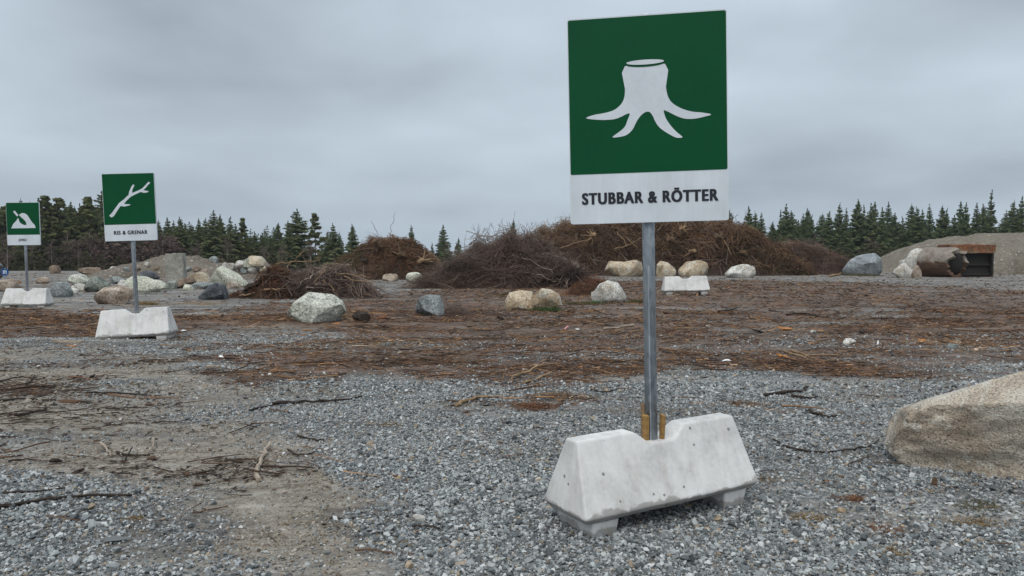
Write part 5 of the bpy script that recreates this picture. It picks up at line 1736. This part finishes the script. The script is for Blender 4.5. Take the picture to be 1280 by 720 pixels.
# ------------------------------------------------------------------ grass tufts, needles and weeds
def tuft(name, label, cat, px, py, n, hgt, spread, mat, seed, lean=0.6, r=0.0018):
    q = gp(px, py)
    rs = np.random.default_rng(seed)
    b0 = rs.normal(0, spread, (n, 1, 3)) * np.array([1, 0.7, 0])
    d = rs.normal(0, lean, (n, 1, 3)); d[:, :, 2] = np.abs(d[:, :, 2]) * 0.3 + 0.45
    d /= np.linalg.norm(d, axis=2, keepdims=True)
    t = np.linspace(0, 1, 4)[None, :, None]
    L = rs.uniform(0.4, 1, (n, 1, 1)) * hgt
    p = b0 + d * L * t
    p[:, :, 2] -= (0.55 * L * t ** 2)[:, :, 0]
    p[:, :, 2] = np.maximum(p[:, :, 2], 0.003)
    v, f, i = tubes(p, rs.uniform(0.6, 1.3, n) * r, 3, 0.3)
    o = mesh_np(name, v, f, mat, None, tint=rs.uniform(0, 1, n)[i])
    o.location = (q.x, q.y, gzf(q.x, q.y))
    tag(o, label, cat)
    return o


for k, (px, py, n, hg, sp_, mt, lb) in enumerate((
        (1066, 622, 110, 0.09, 0.035, TW_RED, 'reddish dry grass tuft on the gravel right of the nearest block'),
        (1008, 646, 120, 0.08, 0.05, TW_STRAW, 'straw-coloured grass tuft lying right of the nearest block'),
        (1118, 694, 70, 0.08, 0.03, TW_STRAW, 'straw tuft near the bottom right'),
        (1105, 664, 80, 0.08, 0.045, TW_RED, 'brown grass wisps at lower right'),
        (1167, 613, 60, 0.05, 0.02, TW_STRAW, 'orange straw tuft under the huge boulder'),
        (1225, 632, 120, 0.10, 0.07, TW_OLIVE, 'olive sprigs on the gravel below the huge boulder'),
        (1215, 655, 70, 0.13, 0.05, TW_STRAW, 'thin upright dry stalks below the huge boulder'),
        (504, 684, 60, 0.05, 0.03, TW_STRAW, 'orange needle tuft at lower centre'),
        (170, 645, 50, 0.05, 0.03, TW_STRAW, 'yellow straw wisp at lower left'),
        (927, 505, 260, 0.09, 0.11, TW_BROWN, 'brown needle mat on the gravel right of the nearest post'),
        (673, 512, 340, 0.16, 0.10, TW_RED, 'reddish tuft of spruce needles at the gravel edge'),
        (695, 498, 260, 0.16, 0.09, TW_BROWN, 'brown needle tuft behind the reddish one'),
        (475, 430, 200, 0.10, 0.22, TW_OLIVE, 'olive mossy patch in the brown ground left of centre'),
        (955, 598, 60, 0.05, 0.04, TW_STRAW, 'straw wisps beside the right end of the nearest block'),
        (487, 530, 60, 0.07, 0.05, TW_STRAW, 'pale straw wisps on the gravel left of centre'))):
    tuft('grass_tuft', lb, 'grass tuft', px, py, n, hg, sp_, mt, 500 + k)
for k, (px, py, n, hg, sp_, mt, lb) in enumerate((
        (183, 381, 260, 0.30, 0.10, TW_STRAW, 'yellow grass tuft at the foot of the RIS & GRENAR post'),
        (540, 376, 60, 0.3, 0.10, TW_OLIVE, 'olive weeds behind the small grey boulder'),
        (632, 369, 120, 0.30, 0.06, TW_OLIVE, 'olive weed left of the two tan boulders'),
        (686, 388, 320, 0.30, 0.14, TW_GREEN, 'green weed in front of the right tan boulder'),
        (742, 380, 160, 0.22, 0.12, TW_GREEN, 'green grass at the left foot of the whitish boulder'),
        (800, 379, 420, 0.24, 0.14, TW_OLIVE, 'olive grass strip behind the nearest post'),
        (1078, 345, 360, 0.5, 0.45, TW_OLIVE, 'mossy yellow brush under the blue-grey boulder'),
        (720, 381, 220, 0.22, 0.25, TW_OLIVE, 'olive grass between the tan and whitish boulders'))):
    tuft('grass_tuft', lb, 'grass tuft', px, py, n, hg, sp_, mt, 600 + k, 0.5, 0.005)

# shallow puddle glint at lower left
q = gp(144, 676)
a = np.linspace(0, 2 * math.pi, 28, endpoint=False)
rad = 1 + 0.18 * np.sin(3 * a + 1) + 0.12 * np.sin(5 * a)
pv = np.stack([0.052 * rad * np.cos(a), 0.030 * rad * np.sin(a), np.zeros(28)], -1)
m, t, b = new_mat('puddle_water', 0.04, 0, 0.5); b.inputs['Base Color'].default_value = (0.10, 0.10, 0.095, 1)
o = mesh_np('puddle', pv, [list(range(28))], m)
o.location = (q.x, q.y, gzf(q.x, q.y) + 0.016)
tag(o, 'tiny pale puddle among the gravel at lower left', 'puddle', kind='structure')


# ------------------------------------------------------------------ trees
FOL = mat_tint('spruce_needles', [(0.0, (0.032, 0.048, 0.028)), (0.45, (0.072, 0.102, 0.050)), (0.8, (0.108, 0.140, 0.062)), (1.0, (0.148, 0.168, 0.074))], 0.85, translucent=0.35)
FOL_WARM = mat_tint('olive_spruce_needles', [(0.0, (0.038, 0.052, 0.028)), (0.45, (0.082, 0.106, 0.050)), (0.8, (0.122, 0.144, 0.064)), (1.0, (0.160, 0.170, 0.076))], 0.85, translucent=0.35)
FOL_PINE = mat_tint('pine_needles', [(0.0, (0.052, 0.062, 0.030)), (0.5, (0.108, 0.124, 0.052)), (1.0, (0.165, 0.170, 0.074))], 0.85, translucent=0.35)
FOL_BARE = mat_tint('bare_red_brown_twigs', [(0.0, (0.060, 0.040, 0.034)), (0.6, (0.140, 0.098, 0.082)), (1.0, (0.22, 0.17, 0.14))], 0.9)
FOL_BUSH = mat_tint('olive_undergrowth', [(0.0, (0.050, 0.052, 0.028)), (0.6, (0.105, 0.100, 0.052)), (1.0, (0.16, 0.145, 0.078))], 0.9, translucent=0.45)


def spruce_tris(seed, whorls=36, per=11, slim=1.0, quads=6):
    """unit-height spruce: drooping boughs hung with needle sprays; returns verts, tri faces, tint"""
    rs = np.random.default_rng(seed)
    V, T = [], []
    lean = rs.normal(0, 0.008, 2)
    for w_ in range(whorls):
        f_ = (w_ + rs.uniform(-0.3, 0.3)) / whorls
        z = 0.05 + 0.93 * f_ ** 0.92
        Lm = slim * 0.175 * (1 - f_) ** 0.80 * (0.75 + 0.25 * min(1, f_ * 5)) + 0.008
        nb = max(4, int(per * (1 - 0.5 * f_)))
        a0 = rs.uniform(0, 6.28)
        for k in range(nb):
            if rs.uniform() < 0.10: continue
            a = a0 + 6.283 * k / nb + rs.normal(0, 0.25)
            L = Lm * rs.uniform(0.55, 1.22)
            dr = np.array([math.cos(a), math.sin(a), 0]); sd_ = np.array([-math.sin(a), math.cos(a), 0])
            droop = 0.38 - 0.75 * f_
            tone = np.clip(rs.normal(0.58, 0.2), 0, 1)
            nq = max(3, int(quads * (0.5 + L / 0.15)))
            for j in range(nq):
                s = (j + 0.3) / nq
                p = np.array([lean[0] * z, lean[1] * z, z]) + dr * L * s + np.array([0, 0, -droop * L * s + 0.12 * L * s * s])
                wd = L * 0.42 * (1.1 - s * 0.8) * rs.uniform(0.6, 1.3) + 0.004
                ln = (L * 0.42 + 0.006) * rs.uniform(0.7, 1.3)
                sgn = 1 if j % 2 else -1
                hang = (0.012 + 0.10 * L) * rs.uniform(0.6, 1.4)
                tip = p + dr * ln * 0.7 + sd_ * sgn * wd + np.array([0, 0, -0.30 * ln * rs.uniform(0.3, 1.5)])
                q1 = p - sd_ * sgn * wd * 0.25 + np.array([0, 0, 0.15 * ln]); q2 = p + dr * ln * 0.45 - sd_ * sgn * wd * 0.2 + np.array([0, 0, -0.30 * ln])
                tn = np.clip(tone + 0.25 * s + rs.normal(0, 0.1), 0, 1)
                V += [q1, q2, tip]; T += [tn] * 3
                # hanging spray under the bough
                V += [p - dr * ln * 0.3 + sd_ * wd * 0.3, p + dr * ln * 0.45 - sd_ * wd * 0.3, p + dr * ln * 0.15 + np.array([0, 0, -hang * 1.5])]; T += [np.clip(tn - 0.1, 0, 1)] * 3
    # leader shoot
    for k in range(5):
        a = rs.uniform(0, 6.28); z = 0.965 + 0.035 * k / 5
        V += [np.array([0, 0, z + 0.02]), np.array([0, 0, z - 0.015]), np.array([math.cos(a) * 0.012, math.sin(a) * 0.012, z])]; T += [0.4] * 3
    V += [np.array([0.0025, 0, 0.93]), np.array([-0.0025, 0, 0.93]), np.array([0, 0, 1.0])]; T += [0.4] * 3
    V = np.array(V)
    return V, np.arange(len(V)).reshape(-1, 3), np.array(T)


def pine_tris(seed, zlo=0.12, fat=1.0, clumps=95):
    """unit-height pine: rounded uneven crown of needle clumps on the upper two thirds"""
    rs = np.random.default_rng(seed)
    V, T = [], []
    for c in range(clumps):
        f_ = rs.uniform(0, 1) ** 0.9
        z = zlo + (0.955 - zlo) * f_
        a = rs.uniform(0, 6.28)
        rr = fat * 0.155 * max(0.04, 1 - f_ ** 1.7) * rs.uniform(0.25, 1.3)
        cc = np.array([math.cos(a) * rr, math.sin(a) * rr, z])
        s = rs.uniform(0.018, 0.044) * (1.15 - 0.6 * f_)
        tone = np.clip(rs.normal(0.5, 0.2), 0, 1)
        for k in range(26):
            d = rs.normal(size=3); d /= np.linalg.norm(d); d[2] = d[2] * 0.6 + 0.15
            p = cc + d * s * rs.uniform(0.2, 1.0) * np.array([1.1, 1.1, 1.0])
            e = rs.normal(size=3); e /= np.linalg.norm(e)
            l = 0.030 * rs.uniform(0.6, 1.4)
            e = e - d * (e @ d) / (d @ d); e /= np.linalg.norm(e); g_ = np.cross(d, e)
            V += [p + e * l * 0.75, p - e * l * 0.35 + g_ * l * 0.5, p - e * l * 0.3 - g_ * l * 0.5 + d * l * 0.5]
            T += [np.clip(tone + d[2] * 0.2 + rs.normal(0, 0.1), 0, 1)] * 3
    V = np.array(V)
    return V, np.arange(len(V)).reshape(-1, 3), np.array(T)


def bare_mesh(seed):
    """unit-height leafless birch: trunk paths and fine twigs"""
    rs = np.random.default_rng(seed)
    limbs, twigs = [], []
    t5 = np.linspace(0, 1, 6)[:, None]
    for b_ in range(30):
        z = rs.uniform(0.18, 0.92); a = rs.uniform(0, 6.28)
        L = 0.30 * (1.05 - z) * rs.uniform(0.6, 1.2) + 0.05
        d = np.array([math.cos(a) * 0.55, math.sin(a) * 0.55, 0.85]); d /= np.linalg.norm(d)
        p = np.array([0, 0, z]) + d * L * t5 + rs.normal(0, 0.05, 3) * L * t5 ** 2
        limbs.append(p)
        for k in range(9):
            s = rs.integers(1, 6)
            dd = d * 0.8 + rs.normal(0, 0.45, 3); dd /= np.linalg.norm(dd)
            tw = p[s] + dd * rs.uniform(0.04, 0.12) * t5; tw[:, 2] -= 0.03 * t5[:, 0] ** 2
            twigs.append(tw)
    return np.array(limbs), np.array(twigs)


def crown_data(name, V, F, T, mat):
    me = bpy.data.meshes.new(name)
    me.vertices.add(len(V)); me.vertices.foreach_set('co', V.astype(np.float32).ravel())
    k = F.shape[1]
    me.loops.add(F.size); me.loops.foreach_set('vertex_index', F.astype(np.int32).ravel())
    me.polygons.add(len(F)); me.polygons.foreach_set('loop_start', np.arange(0, F.size, k, dtype=np.int32))
    me.update(calc_edges=True)
    at = me.attributes.new('tint', 'FLOAT', 'POINT'); at.data.foreach_set('value', T.astype(np.float32))
    me.materials.append(mat)
    return me


def trunk_data(r, h, mat, seed):
    rs = np.random.default_rng(seed)
    t = np.linspace(0, 1, 7)
    p = np.stack([np.cumsum(rs.normal(0, 0.0022, 7)), np.cumsum(rs.normal(0, 0.0022, 7)), t * h], -1); p[:, :2] -= p[0, :2]
    v, f, i = tubes(p[None], [r], 7, 0.2)
    return crown_data('trunk', v, f, np.zeros(len(v)), mat)


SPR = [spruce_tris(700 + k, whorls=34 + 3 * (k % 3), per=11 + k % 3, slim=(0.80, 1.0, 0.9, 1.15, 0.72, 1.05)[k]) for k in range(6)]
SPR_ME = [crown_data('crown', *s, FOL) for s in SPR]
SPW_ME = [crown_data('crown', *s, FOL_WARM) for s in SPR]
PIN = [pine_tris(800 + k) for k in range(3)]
PIN_ME = [crown_data('crown', *s, FOL_PINE) for s in PIN]
TRK = [trunk_data(0.012, 0.96, M['trunk'], 40 + k) for k in range(3)]
BTR = [trunk_data(0.0075, 0.93, M['birch'], 50 + k) for k in range(3)]
BARE_ME = []
for k in range(3):
    lim, tw = bare_mesh(900 + k)
    v1, f1, i1 = tubes(lim, np.full(len(lim), 0.0050), 3, 0.3)
    v2, f2, i2 = tubes(tw, np.full(len(tw), 0.0045), 3, 0.4)
    rs = np.random.default_rng(k)
    V = np.concatenate([v1, v2]); F = np.concatenate([f1, f2 + len(v1)])
    T = np.concatenate([rs.uniform(0.5, 1, len(lim))[i1], rs.uniform(0, 0.9, len(tw))[i2]])
    BARE_ME.append(crown_data('crown', V, F, T, FOL_BARE))


def tree(name, label, cat, group, px, ytop, dist, crown, trunk, wide=1.0, seed=0):
    top = dp(px, ytop, dist)
    z0 = gzf(top.x, dist)
    h = top.z - z0
    root = empty(name, (top.x, dist, z0), (0, 0, (seed * 2.399) % 6.283))
    root.scale = (h * wide, h * wide, h)
    tag(root, label, cat, group)
    link_obj(bpy.data.objects.new('trunk', trunk), root)
    link_obj(bpy.data.objects.new('crown', crown), root)
    return root


ORD = ['first', 'second', 'third', 'fourth', 'fifth', 'sixth', 'seventh', 'eighth', 'ninth', 'tenth', 'eleventh', 'twelfth', 'thirteenth', 'fourteenth', 'fifteenth', 'sixteenth', 'seventeenth', 'eighteenth', 'nineteenth', 'twentieth',
       'twenty-first', 'twenty-second', 'twenty-third', 'twenty-fourth', 'twenty-fifth', 'twenty-sixth', 'twenty-seventh', 'twenty-eighth', 'twenty-ninth', 'thirtieth', 'thirty-first', 'thirty-second', 'thirty-third', 'thirty-fourth', 'thirty-fifth', 'thirty-sixth', 'thirty-seventh', 'thirty-eighth', 'thirty-ninth', 'fortieth']

RIGHT = [(1290, 250), (1278, 245), (1268, 250), (1258, 263), (1240, 237), (1229, 255), (1221, 253), (1208, 253), (1201, 252), (1193, 269), (1184, 260), (1178, 257), (1162, 255), (1153, 261), (1146, 258), (1140, 254), (1128, 270), (1119, 266), (1111, 252), (1103, 259), (1094, 252), (1089, 254), (1080, 256), (1073, 249), (1058, 260), (1050, 253), (1037, 264), (1028, 266), (1015, 268), (1009, 260), (1004, 267), (998, 275), (989, 263), (983, 255), (976, 262), (966, 277), (952, 266), (944, 264), (936, 258), (912, 263)]
for k, (x, y) in enumerate(RIGHT):
    lb = f'dark green spruce, {ORD[k]} treetop from the right frame edge in the right-hand forest'
    if (x, y) == (1240, 237): lb = 'tallest dark spruce above the sand mound in the right-hand forest'
    if (x, y) == (912, 263): lb = 'lone small spruce top showing just right of the nearest sign board'
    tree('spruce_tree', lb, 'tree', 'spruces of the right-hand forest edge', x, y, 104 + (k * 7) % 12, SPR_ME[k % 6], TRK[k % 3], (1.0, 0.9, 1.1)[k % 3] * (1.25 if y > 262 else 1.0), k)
LEFT = [(48, 247, 's'), (88, 252, 's'), (93, 258, 's'), (100, 254, 's'), (127, 239, 's'), (198, 275, 's'), (209, 272, 's'), (217, 276, 's'), (224, 271, 's'), (231, 280, 's'), (239, 279, 's'), (248, 273, 's'), (257, 272, 's'), (267, 263, 's'), (275, 268, 's'), (288, 270, 's'), (294, 280, 's'), (318, 289, 's'), (328, 291, 's'), (338, 295, 's'), (348, 278, 's'), (360, 276, 's'), (371, 261, 's'), (410, 288, 's'), (416, 279, 's'), (424, 290, 's'), (440, 280, 's')]
for k, (x, y, _) in enumerate(LEFT):
    lb = f'dark green spruce, {ORD[k]} from the left among the spruces of the left-hand forest'
    if x == 371: lb = 'tall broad dark spruce standing out behind the twig heap'
    if x == 440: lb = 'slender single spruce left of the root heap'
    if x == 267: lb = 'tallest spruce behind the left gravel mound'
    if x == 127: lb = 'tall narrow spruce just left of the RIS & GRENAR board'
    tree('spruce_tree', lb, 'tree', 'spruces of the left-hand forest edge', x, y, 92 + (k * 5) % 13, SPW_ME[(k * 5 + 1) % 6], TRK[k % 3], (1.35, 1.5, 1.2)[k % 3] * (1.15 if x in (371, 267) else 1), 50 + k)
for k, (x, y, lb) in enumerate(((4, 262, 'spruce top at the left frame edge beside the JORD board'), (26, 247, 'left one of two thin spruce tops showing above the JORD board'), (37, 252, 'right one of two thin spruce tops showing above the JORD board'))):
    tree('spruce_tree', lb, 'tree', 'spruces of the left-hand forest edge', x, y, 100, SPW_ME[(k + 2) % 6], TRK[k % 3], 0.95, 80 + k)
for k, (x, y, lb) in enumerate(((56, 241, 'broad pine right of the JORD board'), (73, 243, 'broad pine, second to the right of the JORD board'), (110, 243, 'broad open-crowned pine left of the RIS & GRENAR board'), (303, 270, 'open-crowned pine behind the rubble mound'), (393, 263, 'pine with a crooked top right of the tall broad spruce'), (66, 256, 'lower pine between the two broad ones right of the JORD board'), (18, 268, 'pine half hidden behind the JORD board'))):
    tree('pine_tree', lb, 'tree', 'pines of the left-hand forest edge', x, y, 90 + k * 1.5, PIN_ME[k % 3], TRK[k % 3], (1.55, 1.5, 1.6, 1.25, 1.1, 1.5, 1.5)[k], 120 + k)
for k, (x, y, lb, wd) in enumerate(((514, 281, 'single distant spruce tip above the root heap', 1.0), (554, 281, 'single green spruce between root heap and big brushwood heap', 1.4), (573, 297, 'short spruce tip right of the single green spruce', 1.0), (540, 303, 'short dark spruce tip left of the single green spruce', 1.1), (642, 274, 'thin spruce tip above the big brushwood heap', 0.9))):
    tree('spruce_tree', lb, 'tree', 'single far spruces behind the heaps', x, y, 120, SPR_ME[(k + 1) % 6], TRK[k % 3], wd, 150 + k)
BIR = [(8, 285), (42, 300), (64, 298), (84, 290), (98, 296), (112, 288), (124, 294), (140, 305), (153, 308), (166, 306), (180, 308), (192, 290), (203, 288), (212, 292), (284, 296), (246, 300), (330, 306), (388, 300), (352, 304)]
for k, (x, y) in enumerate(BIR):
    tree('birch_tree', f'bare reddish-brown birch, {ORD[k]} from the left along the left-hand forest edge' if x < 352 else ('bare birch sapling behind the twig heap, left one' if x == 352 else 'bare birch sapling behind the twig heap, right one'),
         'tree', 'bare birches along the left-hand forest edge', x, y, 84 + (k % 4), BARE_ME[k % 3], BTR[k % 3], 1.2, 200 + k)
for k, (x, y) in enumerate(((1020, 290), (1005, 296), (1090, 296), (930, 280))):
    tree('birch_tree', ('bare brown birch before the right-hand forest, centre one', 'bare brown birch before the right-hand forest, left of the centre one', 'bare brown birch before the right-hand forest, near the blue-grey boulder', 'bare brown birch at the left end of the right-hand forest')[k],
         'tree', 'bare birches before the right-hand forest', x, y, 96, BARE_ME[k % 3], BTR[k % 3], 1.3, 230 + k)

# the mass of forest behind the front row: nobody could count these
def forest_mass(name, label, x0, x1, ylo, yhi, n, d0, d1, seed, kinds, mat):
    rs = np.random.default_rng(seed)
    VV, FF, TT = [], [], []
    off = 0
    for k in range(n):
        px = x0 + (x1 - x0) * (k + rs.uniform(0, 1)) / n
        dist = rs.uniform(d0, d1)
        fr = (px - x0) / (x1 - x0)
        yt = ylo + (yhi - ylo) * fr + rs.uniform(0, 16)
        tp = dp(px, yt, dist); z0 = gzf(tp.x, dist); h_ = tp.z - z0
        V, F, T = kinds[k % len(kinds)]
        a = rs.uniform(0, 6.28); c_, s_2 = math.cos(a), math.sin(a)
        w2 = h_ * rs.uniform(1.3, 2.0)
        q = np.stack([(V[:, 0] * c_ - V[:, 1] * s_2) * w2 + tp.x, (V[:, 0] * s_2 + V[:, 1] * c_) * w2 + dist, V[:, 2] * h_ + z0], -1)
        VV.append(q); FF.append(F + off); TT.append(np.clip(T * rs.uniform(0.6, 1.1), 0, 1)); off += len(V)
    o = link_obj(bpy.data.objects.new(name, crown_data(name, np.concatenate(VV), np.concatenate(FF), np.concatenate(TT), mat)))
    tag(o, label, 'forest', kind='stuff')


LITE = [spruce_tris(760 + k, 24, 9, 1.1, 4) for k in range(4)]
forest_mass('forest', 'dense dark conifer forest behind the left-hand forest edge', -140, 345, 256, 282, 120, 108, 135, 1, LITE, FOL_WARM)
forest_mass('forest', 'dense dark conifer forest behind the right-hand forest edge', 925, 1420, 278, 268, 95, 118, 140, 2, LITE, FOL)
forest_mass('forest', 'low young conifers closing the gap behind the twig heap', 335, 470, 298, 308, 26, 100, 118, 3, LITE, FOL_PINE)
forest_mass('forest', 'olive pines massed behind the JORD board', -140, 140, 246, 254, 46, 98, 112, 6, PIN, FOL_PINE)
forest_mass('thicket', 'reddish-brown leafless thicket below the RIS & GRENAR board', 118, 222, 292, 290, 40, 84, 92, 7, [pine_tris(870, 0.0, 1.5, 60), pine_tris(871, 0.0, 1.4, 60)], FOL_BARE)
forest_mass('undergrowth', 'olive-brown undergrowth along the foot of the left-hand forest', -120, 350, 305, 318, 90, 82, 90, 4, [pine_tris(860, 0.0, 2.4, 70), pine_tris(861, 0.0, 2.2, 70)], FOL_BUSH)
forest_mass('undergrowth', 'low olive undergrowth along the foot of the right-hand forest', 930, 1420, 302, 300, 70, 92, 100, 5, [pine_tris(862, 0.0, 2.4, 70), pine_tris(863, 0.0, 2.2, 70)], FOL_BUSH)

# ------------------------------------------------------------------ damp air
hx0, hx1, hy0, hy1, hz0, hz1 = gx[0] - 4, gx[-1] + 4, gy[0] - 4, gy[-1] + 4, -3.2, 16.0
bm = bmesh.new()
box(bm, (hx0 + hx1) / 2, (hy0 + hy1) / 2, (hz0 + hz1) / 2, hx1 - hx0, hy1 - hy0, hz1 - hz0)
hm = bpy.data.materials.new('damp_air')
hm.use_nodes = True
ht = hm.node_tree
ht.nodes.clear()
pv_ = N(ht, 'ShaderNodeVolumePrincipled')
pv_.inputs['Color'].default_value = (0.86, 0.92, 1.0, 1)
pv_.inputs['Density'].default_value = 0.00022
ho = N(ht, 'ShaderNodeOutputMaterial')
link(ht, pv_.outputs[0], ho.inputs['Volume'])
hazeo = bm_obj('haze', bm, hm)
tag(hazeo, 'thin damp haze hanging over the whole yard', 'haze', kind='stuff')
